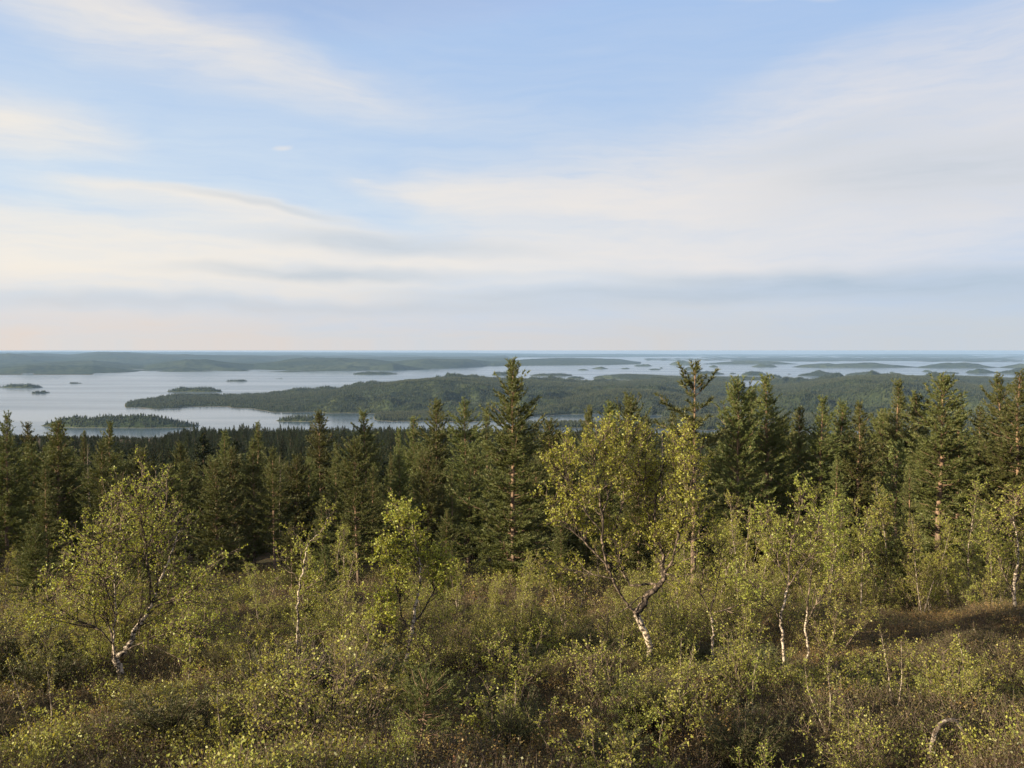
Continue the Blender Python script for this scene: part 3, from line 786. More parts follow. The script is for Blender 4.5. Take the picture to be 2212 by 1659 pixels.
def place(kind, meshes, hm, x, y, h, label, cat, group=None, rz=None, sx=1.0, parts=('trunk', 'branches', 'crown'), lean=0.0, z=None):
    o = bpy.data.objects.new(kind, None); COL.objects.link(o)
    o.empty_display_size = .2
    o.location = (x, y, ghf(x, y) if z is None else z)
    s = h / hm
    o.scale = (s * sx, s * sx, s)
    o.rotation_euler = (lean * .5, lean, rng.uniform(0, 6.28) if rz is None else rz)
    tag(o, label, cat, group)
    if group and ', ' in label: o['group'] = cat + 's ' + label.split(', ', 1)[1]
    for nm, me in zip(parts, meshes):
        c = bpy.data.objects.new(nm, me); COL.objects.link(c); c.parent = o
    PLACED.append((x, y, kind))
    return o

def pine_at(xd, ytop, Z, var, label, group=None, sx=1.0, rz=None):
    """pine whose top stands at survey position xd, ytop when its foot is Z metres away"""
    tx, tz = ray(xd, ytop); x = tx * Z
    g = ghf(x, Z); h = (tz * Z - g) * .985
    hm, ms = var if isinstance(var, tuple) else PV[var]
    return place('pine_tree', ms, hm, x, Z, h, label, 'tree', group, rz, sx)

HERO = [
    (8, 893, 50, 3, 'tall narrow pine at the left edge of the picture', .9),
    (66, 912, 72, 0, 'pine second from the left edge, slender pointed top', .9),
    (118, 907, 56, 4, 'broad dark pine with bushy top left of the wooded island gap', 1.15),
    (182, 931, 95, 7, 'thin pine top in front of the near bay on the left', .8),
    (240, 915, 78, 2, 'pointed pine standing above the leafy birch on the left', .95),
    (395, 975, 85, 1, 'shorter pine between the left birch and the far forest', 1.0),
    (490, 932, 70, 3, 'pine with a bare pale trunk left of the centre stand', 1.0),
    (556, 912, 88, 7, 'slim pine rising behind the bare-trunked pine', .9),
    (548, 950, 62, 1, 'straight dark pine with rosy lower trunk', .9),
    (640, 985, 62, 6, 'short bushy pine behind the sparse little birch', 1.0),
    (690, 890, 82, 1, 'tall pine in front of the flat bay island', .95),
    (790, 887, 84, 0, 'large conical pine with full crown in the centre left', 1.15),
    (888, 900, 76, 0, 'conical pine between the large cone and the paired pines', 1.0),
    (862, 925, 95, 7, 'small thin pine behind the conical pine', .8),
    (943, 866, 70, 1, 'left one of the paired tall pines', 1.0),
    (1005, 866, 66, TWISTED, 'right one of the paired pines, with forked orange trunk', .95),
    (1052, 880, 92, 7, 'slender pine between the paired pines and the tallest pine', .8),
    (1112, 779, 42, TALL, 'tallest pine in the middle, orange trunk, reaching above the lake', 1.0),
    (1186, 908, 80, 6, 'short pine just right of the tallest pine', 1.0),
    (1228, 925, 74, 4, 'small rounded pine right of the tallest pine', .9),
    (1270, 889, 100, 5, 'thin young pine with a small tufted top over the water', .55),
    (1318, 870, 62, 1, 'dark pine behind the crown of the gnarled birch', 1.0),
    (1350, 866, 66, 5, 'round-topped pine behind the gnarled birch', .9),
    (1400, 905, 70, 2, 'half hidden pine behind the gnarled birch crown', 1.0),
    (1503, 786, 31, SPIKY, 'spiky half-bare pine with tufted tips and bare trunk', 1.0),
    (1455, 890, 60, 7, 'thin pine left of the spiky pine', .9),
    (1592, 834, 48, 5, 'pine with open ragged crown right of the spiky pine', .85),
    (1655, 810, 50, 0, 'tall dark conical pine right of the ragged one', 1.15),
    (1622, 850, 56, 2, 'dark pine tucked behind the conical pine', 1.0),
    (1728, 879, 58, 7, 'short bent-topped pine in the gap of the right stand', 1.1),
    (1780, 856, 50, 0, 'pale green pointed pine in the right stand', 1.0),
    (1822, 870, 60, 1, 'narrow dark pine right of the pale pointed one', 1.0),
    (1852, 872, 50, 2, 'full dark pine in the middle of the right stand', 1.05),
    (1900, 900, 60, 5, 'lower rounded pine in the right stand', 1.1),
    (1946, 820, 55, 0, 'slim high pine with thin tip in the right stand', .85),
    (1985, 848, 56, 4, 'blunt-topped dark pine right of the slim one', 1.0),
    (2037, 812, 44, 1, 'bright sunlit pine with a broad tall crown', 1.3),
    (2072, 872, 48, 2, 'dark pine behind the bright sunlit pine', 1.0),
    (2118, 878, 62, 7, 'thin greyish pine left of the edge pines', 1.0),
    (2158, 812, 48, 3, 'orange-trunked pine with open crown near the right edge', 1.15),
    (2206, 806, 42, 3, 'pine with a long bare trunk cut by the right edge', 1.2),
    (1966, 996, 31, 7, 'slim young pine rising out of the birches on the right', .8),
    (1938, 958, 36, YOUNG, 'pale pointed young pine above the birches', .9),
    (1690, 905, 64, 6, 'bushy pine low in the gap right of the conical pine', 1.1),
]
for (xd, yt, Z, v, lb, sx) in HERO: pine_at(xd, yt, Z, v, lb, None, sx * 1.2)

# the rest of the near stand: nearest trees as individuals
def grid_points(z0, z1, sp, half, r):
    out = []
    z = z0
    while z < z1:
        x = -half * z - sp
        while x < half * z + sp:
            out.append((x + r.uniform(-.45, .45) * sp, z + r.uniform(-.45, .45) * sp)); x += sp
        z += sp
    return np.array(out)
r2 = np.random.default_rng(42)
cand = grid_points(26.5, 118, 5.0, .66, r2); cand = cand[(cand[:, 1] > 38) | (cand[:, 0] / cand[:, 1] < .08)]
cand = cand[np.argsort(np.hypot(cand[:, 0], cand[:, 1]))]
cnt = 0; rest = []
zones = [(-.22, 'dark pine in the dense stand behind the leafy birch on the left', 'pines of the left stand'),
         (.04, 'olive green pine in the dense stand in the middle', 'pines of the middle stand'),
         (9, 'dark pine in the dense stand behind the birches on the right', 'pines of the right stand')]
heroes = [(p[0], p[1]) for p in PLACED]
for (x, y) in cand:
    if min((x - a) ** 2 + (y - b) ** 2 for a, b in heroes) < 3.2: continue
    if r2.random() < .10 or (y < 46 and r2.random() < .45): continue
    g = ghf(x, y)
    # keep tops below the skyline of the dense stand
    ylim = 955 + r2.uniform(0, 60) + (0 if x / y < .25 else -25)
    hmax = ray(1106, ylim)[1] * y - g
    h = min(r2.uniform(6.5, 13), hmax)
    if y < 46: h = min(h, r2.uniform(2.5, 6.5))
    if y < 38: h = min(h, r2.uniform(1.6, 4.2))
    if h < 2: continue
    if cnt < 253 and y < 112:
        lab = next(z for z in zones if x / y < z[0])
        lab = (0, near(x, y, 'pine', 'tall' if h > 9 else 'middling' if h > 6 else 'low bushy', 'at the front of the stand' if y < 58 else 'inside the stand' if y < 82 else 'deep in the stand'), lab[2])
        v = int(r2.integers(0, len(PV))); hm, ms = PV[v]
        place('pine_tree', ms, hm, x, y, h, lab[1], 'tree', lab[2], None, r2.uniform(.85, 1.2) * (1.15 if h < 8 else 1)); cnt += 1
    else: rest.append((x, y, h))
print('individual pines', cnt + len(HERO))

# the forest further down the slope: one mass
def free_scatter(z0, z1, sp, seed):
    r = np.random.default_rng(seed); P = grid_points(z0, z1, sp, .66, r)
    return P
A = free_scatter(118, 420, 5.6, 5); B = free_scatter(420, 1350, 7.5, 6)
P2 = np.concatenate([np.array([(a, b) for a, b, c in rest]) if rest else np.zeros((0, 2)), A, B])
hts = r2.uniform(7, 13, len(P2)); hts[:len(rest)] = [c for a, b, c in rest]
z = gh(P2[:, 0], P2[:, 1])
xs_ = 1106 + P2[:, 0] / P2[:, 1] * 1790
lim = np.interp(xs_, [0, 340, 420, 900, 1000, 1400, 2212], [938, 942, 915, 912, 922, 930, 934]) + np.abs(r2.normal(0, 11, len(P2)))
hts = np.minimum(hts, np.array([ray(1106, l)[1] for l in lim]) * P2[:, 1] - z)
ok = hts > 2.5; P2, hts, z = P2[ok], hts[ok], z[ok]
stuff_scatter('pine_forest', np.column_stack([P2, z]), r2.uniform(0, 6.28, len(P2)), hts / 11.5, r2.integers(0, 5, len(P2)), lod_src,
              'dense pine forest running down the slope to the lake', 'forest')
print('forest', len(P2))

# ------------------------------------------------------------------ birches
class Tree:
    def __init__(s, seed):
        s.r = np.random.default_rng(seed); s.trunk = MB(); s.br = MB(); s.tw = MB(); s.L = []
    def wander(s, p0, d, L, n, wob, up):
        P = [np.array(p0, float)]; d = unit(d)
        for i in range(n):
            d = unit(d + s.r.normal(0, wob, 3) + np.array([0, 0, up])); P.append(P[-1] + d * L / n)
        return np.array(P)
    def grow(s, P, rad, lvl, cfg):
        """children along polyline P"""
        seg = np.linalg.norm(np.diff(P, axis=0), axis=1); L = seg.sum(); cum = np.concatenate([[0], np.cumsum(seg)]) / L
        c = cfg[lvl]
        n = max(1, int(L * c['den'] * s.r.uniform(.8, 1.2)))
        for q in np.sort(s.r.uniform(c.get('from', .25), 1, n)):
            p = np.array([np.interp(q, cum, P[:, k]) for k in range(3)])
            k = min(len(P) - 2, int(np.searchsorted(cum, q)) - 1 if q > 0 else 0); k = max(0, k)
            d = unit(P[k + 1] - P[k])
            a = unit(np.cross(d, s.r.normal(size=3)))
            ang = s.r.uniform(*c['ang'])
            nd = unit(d * math.cos(ang) + a * math.sin(ang))
            l2 = c['len'] * s.r.uniform(.55, 1.2) * (1.15 - .55 * q) * c.get('scale', 1)
            Q = s.wander(p, nd, l2, c['n'], c['wob'], c['up'])
            r1 = c['rad'] * (l2 / c['len']) ** .7
            rr_ = np.linspace(r1, r1 * .3 + .0012, len(Q))
            (s.br if c['part'] == 'b' else s.tw).tube(Q, rr_, c.get('k', 3))
            if lvl + 1 < len(cfg): s.grow(Q, rr_, lvl + 1, cfg)
            if c.get('leaf'):
                m_ = s.r.poisson(l2 * c['leaf']) + 1
                i0 = s.r.uniform(.15, 1, m_)
                cu = np.linspace(0, 1, len(Q))
                i0 = np.repeat(i0[:max(1, (m_ + 2) // 3)], 3)[:m_]; m_ = len(i0)
                pp = np.stack([np.interp(i0, cu, Q[:, k]) for k in range(3)], 1) + s.r.normal(0, .016, (m_, 3))
                s.L.append(pp)
    def meshes(s, leafsize, leafmat, bark='birch_bark', limb='birch_bark_dark', twig='twig'):
        P = np.concatenate(s.L); V, Fc = leaf_quads(P, leafsize, s.r, .3)
        out = [s.trunk.mesh('birch_trunk', MT[bark])]
        if s.br.V: out.append(s.br.mesh('birch_branches', MT[limb]))
        out.append(s.tw.mesh('birch_twigs', MT[twig]))
        out.append(mesh_of('birch_leaves', V, Fc, MT[leafmat]))
        return out

def smooth_path(P, k=4, r=None, wob=.0):
    P = np.asarray(P, float); n = len(P); out = []
    for i in range(n - 1):
        p0 = P[max(i - 1, 0)]; p1 = P[i]; p2 = P[i + 1]; p3 = P[min(i + 2, n - 1)]
        for j in range(k):
            t = j / k
            out.append(.5 * ((2 * p1) + (-p0 + p2) * t + (2 * p0 - 5 * p1 + 4 * p2 - p3) * t * t + (-p0 + 3 * p1 - 3 * p2 + p3) * t ** 3))
    out.append(P[-1]); out = np.array(out)
    if r is not None: out[1:] += r.normal(0, wob, out[1:].shape)
    return out

def cfg_birch(S=1.0, leaf=26, d1=7, d2=11, d3=12, up=.10, l1=.85):
    leaf *= 1.15; d1 *= 1.2; d2 *= 1.1
    return [dict(den=d1 / S, len=l1 * S, ang=(.4, 1.1), n=5, wob=.16, up=up, rad=.013 * S, part='b', k=4),
            dict(den=d2 / S, len=.38 * S, ang=(.4, 1.1), n=4, wob=.18, up=up * .8, rad=.006 * S, part='t', leaf=leaf * .5, **{'from': .15}),
            dict(den=d3 / S, len=.17 * S, ang=(.4, 1.2), n=3, wob=.2, up=.05, rad=.0032 * S, part='t', leaf=leaf, **{'from': .1})]

def hero_birch(seed, Z, base, limbs, label, leafsize=.042, leafmat='birch_leaf', cfg=None, depth_seed=None, deps=None):
    """limbs: list of (polyline of survey positions, start radius, end radius, depth drift, white?)"""
    t = Tree(seed); bx, bz = ray(*base); X0 = bx * Z; Y0 = Z; g = ghf(X0, Y0)
    z0 = bz * Z
    lim = []
    for (pts, ra, rb, dep, part, child) in limbs:
        P = []
        for k, (xd, yd) in enumerate(pts):
            q = k / (len(pts) - 1); zz = Z + dep[0] + (dep[1] - dep[0]) * q
            tx, tz = ray(xd, yd); P.append((tx * zz - X0, zz - Y0, tz * zz - z0))
        P = smooth_path(P, 4, t.r, .012)
        rr_ = np.linspace(ra, rb, len(P))
        if not child and part == 't' or not t.trunk.V: t.trunk.tube(P, rr_, 8)
        else:
            lm = MB(); lm.tube(P, rr_, 8); lim.append(lm.mesh('birch_limb', MT['birch_bark' if part == 't' else 'birch_bark_dark']))
        if child: t.grow(P, rr_, 0, cfg or cfg_birch())
    # root into the ground
    t.trunk.tube(np.array([[0, 0, g - z0 - .3], [0, 0, .05]]), [limbs[0][1] * 1.3, limbs[0][1]], 8)
    ms = t.meshes(leafsize, leafmat); print(label, sum(len(q) for q in t.L))
    return place('mountain_birch', ms + lim, 1, X0, Y0, 1, label, 'birch tree', None, 0, 1.0, ('trunk', 'branches', 'twigs', 'leaves') + ('limb',) * len(lim), z=z0)

# gnarled birch, right of centre
hero_birch(301, 18.0, (1403, 1469), [
    ([(1403, 1475), (1408, 1430), (1400, 1385), (1385, 1345), (1372, 1325)], .075, .065, (0, 0), 't', 0),
    ([(1372, 1325), (1390, 1304), (1396, 1288), (1412, 1276), (1424, 1262), (1437, 1244), (1428, 1224), (1434, 1206), (1419, 1160), (1415, 1100), (1425, 1040), (1440, 985)], .085, .014, (0, .5), 'b', 1),
    ([(1372, 1325), (1345, 1290), (1325, 1255), (1310, 1220), (1302, 1175)], .030, .022, (0, -.3), 'b', 0),
    ([(1302, 1175), (1300, 1110), (1290, 1050), (1285, 990), (1295, 950)], .030, .008, (-.3, -.4), 'b', 1),
    ([(1455, 1200), (1480, 1170), (1500, 1140), (1515, 1100)], .016, .005, (.2, .6), 'b', 1),
    ([(1415, 1100), (1450, 1050), (1470, 990), (1475, 945)], .016, .005, (.4, -.4), 'b', 1),
    ([(1298, 1120), (1320, 1050), (1330, 990), (1325, 940)], .016, .005, (-.3, .3), 'b', 1),
    ([(1430, 1262), (1390, 1262), (1360, 1262), (1340, 1215), (1330, 1150), (1345, 1080), (1350, 1010), (1362, 950)], .03, .008, (.1, .9), 'b', 1),
    ([(1432, 1238), (1450, 1215), (1458, 1185), (1475, 1130), (1490, 1060), (1500, 1000)], .03, .007, (.2, -.5), 'b', 1),
    ([(1310, 1220), (1270, 1180), (1230, 1140), (1200, 1105), (1180, 1075)], .022, .006, (-.2, .3), 'b', 1),
    ([(1325, 1250), (1275, 1240), (1230, 1235), (1190, 1260)], .016, .005, (-.2, .4), 'b', 1),
    ([(1300, 1150), (1255, 1090), (1225, 1030), (1215, 985)], .018, .006, (-.3, -.8), 'b', 1),
    ([(1418, 1160), (1390, 1080), (1380, 1000), (1395, 935)], .018, .006, (.3, .8), 'b', 1),
    ([(1385, 1290), (1360, 1310), (1335, 1325), (1310, 1345)], .018, .006, (0, -.4), 'b', 0),
    ([(1432, 1240), (1470, 1245), (1490, 1240)], .020, .008, (0, -.2), 'b', 0),
], 'gnarled birch with twisted dark limbs and a wide leafy crown', leafsize=.045, leafmat='birch_leaf_b', cfg=cfg_birch(1.0, 24, 8, 10, 10))

# leaning white birch on the left
hero_birch(302, 15.8, (260, 1502), [
    ([(258, 1508), (262, 1470), (256, 1440), (247, 1422)], .065, .062, (0, 0), 't', 0),
    ([(247, 1422), (270, 1405), (285, 1385), (292, 1362), (310, 1340), (326, 1310), (338, 1280), (352, 1240), (372, 1190), (390, 1140)], .062, .012, (0, .5), 't', 1),
    ([(247, 1424), (245, 1380), (250, 1330), (248, 1270), (252, 1200), (262, 1130), (270, 1080)], .022, .006, (0, -.3), 't', 1),
    ([(247, 1424), (240, 1370), (225, 1310), (205, 1260), (185, 1215), (165, 1180)], .022, .005, (0, .5), 'b', 1),
    ([(326, 1310), (325, 1270), (320, 1220), (312, 1160), (300, 1110), (298, 1060)], .024, .006, (.3, -.2), 'b', 1),
    ([(338, 1280), (345, 1230), (342, 1170), (355, 1110), (360, 1050)], .022, .006, (.3, .9), 'b', 1),
    ([(320, 1325), (360, 1300), (400, 1285), (430, 1262), (450, 1230)], .020, .005, (.2, -.3), 'b', 1),
    ([(250, 1400), (215, 1360), (170, 1340), (120, 1310), (95, 1290)], .016, .004, (0, -.6), 'b', 1),
    ([(268, 1405), (320, 1385), (380, 1365), (440, 1372)], .016, .004, (0, -.5), 'b', 1),
    ([(250, 1330), (225, 1260), (215, 1190), (225, 1120)], .016, .004, (-.1, -.9), 'b', 1),
], 'leaning white-trunked birch with fine airy crown on the left', leafsize=.036, leafmat='birch_leaf_b', cfg=cfg_birch(1.0, 17, 8, 9, 9, up=.08, l1=1.05))

# bushy birch left of the middle
hero_birch(303, 17.0, (875, 1446), [
    ([(872, 1450), (882, 1410), (886, 1375), (893, 1345)], .045, .038, (0, 0), 't', 0),
    ([(893, 1345), (900, 1300), (908, 1250), (905, 1200), (895, 1150), (885, 1110)], .035, .006, (0, .2), 't', 1),
    ([(886, 1370), (868, 1330), (860, 1280), (850, 1230), (832, 1200), (812, 1195)], .022, .005, (0, -.3), 'b', 1),
    ([(893, 1345), (920, 1310), (940, 1270), (950, 1220), (955, 1180)], .020, .005, (0, .4), 'b', 1),
    ([(905, 1220), (880, 1180), (872, 1150), (868, 1115)], .014, .005, (.1, -.2), 'b', 1),
    ([(880, 1400), (850, 1375), (825, 1340), (808, 1310)], .014, .004, (0, -.5), 'b', 1),
], 'bushy yellow-green birch with a pointed leafy top near the middle', leafsize=.045, leafmat='birch_leaf_b', cfg=cfg_birch(.9, 28, 9, 12, 10, l1=.7))

# sparse little birch with long loose shoots
hero_birch(304, 20.0, (641, 1400), [
    ([(641, 1405), (643, 1350), (644, 1300), (648, 1260), (658, 1220)], .028, .022, (0, 0), 't', 0),
    ([(658, 1220), (662, 1185), (675, 1165), (700, 1140), (712, 1105)], .018, .004, (0, .2), 't', 1),
    ([(655, 1230), (650, 1190), (640, 1160), (630, 1140)], .014, .004, (0, -.3), 'b', 1),
    ([(648, 1260), (630, 1235), (612, 1210), (603, 1185)], .012, .004, (0, .3), 'b', 1),
    ([(645, 1300), (665, 1270), (690, 1250), (705, 1235)], .012, .004, (0, -.3), 'b', 1),
], 'sparse little birch with loose drooping shoots and pale stem', leafsize=.042, leafmat='birch_leaf_b', cfg=cfg_birch(.8, 22, 6, 8, 7, l1=.45))

# slim crooked birch with a white stem, right
hero_birch(305, 16.5, (1698, 1512), [
    ([(1700, 1516), (1697, 1470), (1692, 1420), (1690, 1370), (1686, 1335), (1694, 1300), (1703, 1270)], .030, .022, (0, 0), 't', 0),
    ([(1703, 1270), (1705, 1220), (1712, 1160), (1730, 1105), (1735, 1065)], .020, .004, (0, .2), 'b', 1),
    ([(1690, 1345), (1670, 1310), (1640, 1280), (1615, 1250)], .016, .004, (0, -.3), 'b', 1),
    ([(1703, 1270), (1680, 1210), (1660, 1150), (1640, 1110)], .014, .004, (0, .4), 'b', 1),
    ([(1703, 1265), (1735, 1220), (1765, 1170), (1780, 1120)], .014, .004, (0, -.4), 'b', 1),
], 'slim crooked birch with a white wavy stem on the right', leafsize=.042, leafmat='birch_leaf', cfg=cfg_birch(.9, 24, 7, 9, 9, l1=.7))
hero_birch(306, 19.0, (1742, 1438), [
    ([(1742, 1442), (1746, 1400), (1740, 1360), (1744, 1320)], .028, .022, (0, 0), 't', 0),
    ([(1744, 1320), (1750, 1250), (1762, 1170), (1772, 1100)], .020, .004, (0, .2), 'b', 1),
    ([(1742, 1350), (1765, 1300), (1800, 1260), (1830, 1240)], .014, .004, (0, -.2), 'b', 1),
    ([(1744, 1310), (1725, 1250), (1715, 1190), (1722, 1130)], .014, .004, (0, .4), 'b', 1),
], 'dark-stemmed birch standing right behind the white wavy one', leafsize=.042, leafmat='birch_leaf', cfg=cfg_birch(.9, 24, 7, 9, 9, l1=.7))
hero_birch(307, 19.5, (1540, 1431), [
    ([(1540, 1436), (1538, 1400), (1540, 1360), (1533, 1325)], .035, .028, (0, 0), 't', 0),
    ([(1533, 1325), (1545, 1280), (1555, 1230), (1560, 1180)], .022, .005, (0, .3), 'b', 1),
    ([(1533, 1325), (1570, 1315), (1610, 1300), (1640, 1275)], .020, .005, (0, -.3), 'b', 1),
    ([(1533, 1325), (1515, 1280), (1520, 1220), (1525, 1170)], .018, .005, (0, -.2), 'b', 1),
], 'low forked birch with a dark bent limb under the spiky pine', leafsize=.042, leafmat='birch_leaf', cfg=cfg_birch(.9, 22, 7, 9, 9, l1=.65))
hero_birch(308, 25.0, (2192, 1362), [
    ([(2192, 1368), (2193, 1320), (2190, 1270), (2196, 1230)], .055, .045, (0, 0), 't', 0),
    ([(2196, 1230), (2200, 1180), (2190, 1120), (2195, 1075)], .035, .006, (0, .3), 't', 1),
    ([(2192, 1290), (2170, 1240), (2155, 1190), (2150, 1140)], .022, .005, (0, -.4), 'b', 1),
    ([(2194, 1260), (2220, 1200), (2235, 1150), (2240, 1100)], .022, .005, (0, .3), 'b', 1),
], 'white-stemmed birch at the right edge above the heath', leafsize=.05, leafmat='birch_leaf', cfg=cfg_birch(1.1, 22, 7, 9, 9))

# generic birch variants for the rest
def birch_variant(seed, h, leafmat='birch_leaf', stems=1, S=1.0, leaf=22, ls=.045):
    t = Tree(seed); leaf *= 1.25
    for s_ in range(stems):
        a = t.r.uniform(0, 6.28); sp = .08 if stems == 1 else .28
        d = np.array([math.cos(a) * sp, math.sin(a) * sp, 1])
        P = t.wander([0, 0, -.2], d, h * t.r.uniform(.85, 1.0), 9, .075, .10)
        P *= h / max(h, P[-1, 2] + .01) if P[-1, 2] > h else 1
        t.trunk.tube(P, np.linspace(h * .006 + .006, .005, len(P)), 6)
        c = cfg_birch(S, leaf, 6.5, 8.5, 8, up=.14, l1=h * .17)
        c[0]['from'] = .22
        t.grow(P, None, 0, c)
    return (h, t.meshes(ls, leafmat, 'birch_bark_thin'))
BV = [birch_variant(401, 4.5, ls=.04), birch_variant(402, 4.0, 'birch_leaf_b'), birch_variant(403, 5.0, 'birch_leaf', 2), birch_variant(404, 3.5, 'birch_leaf', 3), birch_variant(405, 4.5, 'birch_leaf_b', 2)]
BP = ('trunk', 'branches', 'twigs', 'leaves')
def birch_at(xd, ytop, Z, v, label, group=None, sx=1.0):
    tx, tz = ray(xd, ytop); x = tx * Z; g = ghf(x, Z); h = max(1.2, tz * Z - g)
    hm, ms = BV[v]
    return place('mountain_birch', ms, hm, x, Z, h, label, 'birch tree', group, None, sx, BP)
BHERO = [
    (736, 1135, 30, 3, 'small pale birch standing alone before the dark pines', .9),
    (1056, 1250, 24, 1, 'small round birch right of the bushy middle birch', 1.1),
    (30, 1180, 30, 0, 'shaded birch at the left edge under the pines', 1.0),
    (1999, 1090, 28.8, 2, 'slender birch with thin straight stem above the heath', .9),
    (2100, 1022, 30, 0, 'tall pointed birch in the right thicket', 1.0),
    (1790, 1050, 30, 4, 'leafy birch behind the two slim birches', 1.0),
    (1860, 1100, 28.8, 1, 'bright full birch left of the young pine', 1.1),
    (1910, 1030, 31, 2, 'pale airy birch beside the pointed young pine', 1.0),
    (2060, 1100, 29, 4, 'leafy birch between slender and tall pointed birches', 1.0),
    (2150, 1130, 28, 1, 'low bright birch next to the edge birch', 1.1),
    (1600, 1050, 27, 0, 'birch tangled with the pines right of the gnarled birch', 1.1),
    (1560, 1110, 25, 4, 'leafy birch under the ragged pine', 1.1),
    (1650, 1090, 30, 2, 'airy birch in front of the conical pine', 1.1),
    (1745, 1030, 34, 0, 'high thin birch in the gap of the right stand', 1.0),
    (1230, 1200, 24, 3, 'low birch at the foot of the gnarled birch on its left', 1.1),
    (1180, 1230, 28, 1, 'soft green birch below the tallest pine', 1.0),
    (960, 1250, 25, 3, 'small birch touching the bushy middle birch', 1.0),
    (560, 1215, 26, 3, 'thin shaded birch left of the sparse little birch', 1.0),
    (420, 1220, 24, 0, 'fine-twigged birch right of the leaning birch', 1.0),
    (480, 1290, 20, 3, 'low twiggy birch near the bare willow', 1.0),
    (110, 1290, 19, 3, 'low birch left of the leaning white birch', 1.0),
    (1480, 1200, 23, 1, 'birch filling the space right of the gnarled trunk', 1.1),
    (2010, 1200, 29, 3, 'low spreading birch beside the heath', 1.0),
    (1620, 1230, 22, 1, 'bright low birch between the slim birches', 1.1),
]
for (xd, yt, Z, v, lb, sx) in BHERO: birch_at(xd, yt, Z, v, lb, None, sx)
BV += [birch_variant(410, 2.0, 'birch_leaf_b', 1, .6, 26, .034), birch_variant(411, 1.8, 'birch_leaf', 2, .6, 22, .032)]
for (xd, yt, Z, v, lb, sx) in [(2095, 1345, 13.5, 5, 'slender birch sapling with bare lower stem above the bent trunk', .9), (1935, 1440, 12.2, 6, 'forked birch sapling in the dark scrub at the lower right', 1.0),
        (1350, 1400, 13.5, 5, 'pale-stemmed sapling left of the gnarled trunk foot', .9), (1480, 1390, 14.0, 6, 'forked sapling right of the gnarled trunk foot', .9), (1625, 1420, 12.8, 5, 'thin sapling in front of the white wavy birch', .9),
        (1085, 1490, 12.0, 6, 'small forked sapling in the middle of the near scrub', 1.0), (400, 1420, 12.8, 5, 'upright sapling right of the leaning birch foot', .9), (90, 1400, 12.8, 6, 'forked sapling near the bottom left edge', 1.0),
        (1790, 1470, 11.6, 6, 'leafy forked sapling low at the right', 1.0), (480, 1540, 10.4, 5, 'short bright sapling in the shaded scrub near the bottom', 1.0), (1430, 1560, 10.3, 5, 'short upright sapling near the bottom right of the middle', 1.0)]:
    birch_at(xd, yt, Z, v, lb, None, sx)
SIGHT = [(1403, 18.0, 1400, 90), (280, 15.8, 1430, 120), (875, 17.0, 1400, 60), (641, 20.0, 1340, 40), (1698, 16.5, 1450, 50), (1742, 19.0, 1400, 30), (1540, 19.5, 1390, 50), (2040, 27.8, 1356, 220)]
def clear_h(x, y, h):
    """lower growth in front of the trunks that stand free"""
    xd = 1106 + x / y * 1790.6
    for (cx, Z, ytop, w) in SIGHT:
        if abs(xd - cx) < w and y < Z + .3: h = min(h, ray(cx, ytop + 40)[1] * y - ghf(x, y))
    return h
r3 = np.random.default_rng(77)
for (x, y) in grid_points(22, 47, 3.1, .64, r3):
    a = x / y
    pr = .78 if a > .15 else ((.62 if y < 31 else .10) if a > -.08 else (.34 if y < 29 else .06))
    if r3.random() > pr: continue
    g = ghf(x, y); ylim = (1015 if a > .18 else 1140) + r3.uniform(0, 130)
    h = min(r3.uniform(1.8, 5.2 if a > .18 else 4.2), ray(1106, ylim)[1] * y - g)
    h = clear_h(x, y, h)
    if h < 1.2 or (a > .27 and y < 28.5): continue
    v = int(r3.integers(0, 5)); hm, ms = BV[v]
    lb = 'leafy young birch in the thicket below the pines on the right' if a > .18 else 'young birch scattered in the shade in front of the pines'
    lb = near(x, y, 'birch', 'tallish leafy' if h > 3 else 'small leafy' if h > 2 else 'low', 'close to the scrub' if y < 29 else 'below the pines' if y < 38 else 'among the first pines')
    place('mountain_birch', ms, hm, x, y, h, lb, 'birch tree', 'birches of the right thicket' if a > .18 else 'birches before the pine stand', None, r3.uniform(.9, 1.2), BP)

# ------------------------------------------------------------------ shrubs
def shrub_variant(seed, h, w, leafmat, stems=9, leaf=24, ls=.027, twig='twig', d1=9):
    leaf *= 2.1; stems = int(stems * 1.3)
    t = Tree(seed)
    for s_ in range(stems):
        a = t.r.uniform(0, 6.28); sp = t.r.uniform(.1, 1) * w / h
        d = np.array([math.cos(a) * sp, math.sin(a) * sp, 1])
        P = t.wander([math.cos(a) * .08, math.sin(a) * .08, -.12], d, h * t.r.uniform(.65, 1.05), 6, .13, .06)
        t.trunk.tube(P, np.linspace(.011, .003, len(P)), 3)
        c = [dict(den=d1, len=.30 * h ** .5, ang=(.4, 1.1), n=3, wob=.18, up=.06, rad=.005, part='t', leaf=leaf * .8),
             dict(den=9, len=.13, ang=(.4, 1.2), n=2, wob=.2, up=.05, rad=.0026, part='t', leaf=leaf)]
        t.grow(P, None, 0, c)
    P = np.concatenate(t.L) if leaf else None
    out = [t.trunk.mesh('shrub_stems', MT[twig if twig != 'twig' else 'birch_bark_dark']), t.tw.mesh('shrub_twigs', MT[twig])]
    V, Fc = leaf_quads(P, ls, t.r, .3); out.append(mesh_of('shrub_leaves', V, Fc, MT[leafmat]))
    return (h, out)
SV = [shrub_variant(501, 1.5, .9, 'shrub_leaf', 9, 20), shrub_variant(502, 1.2, .9, 'birch_leaf', 10, 24), shrub_variant(503, 1.0, .9, 'shrub_leaf', 10, 26),
      shrub_variant(504, 1.8, .8, 'birch_leaf', 8, 20), shrub_variant(505, .8, .8, 'shrub_leaf', 11, 26), shrub_variant(506, 1.4, 1.0, 'shrub_leaf', 10, 9, .03)]
SP = ('stems', 'twigs', 'leaves')
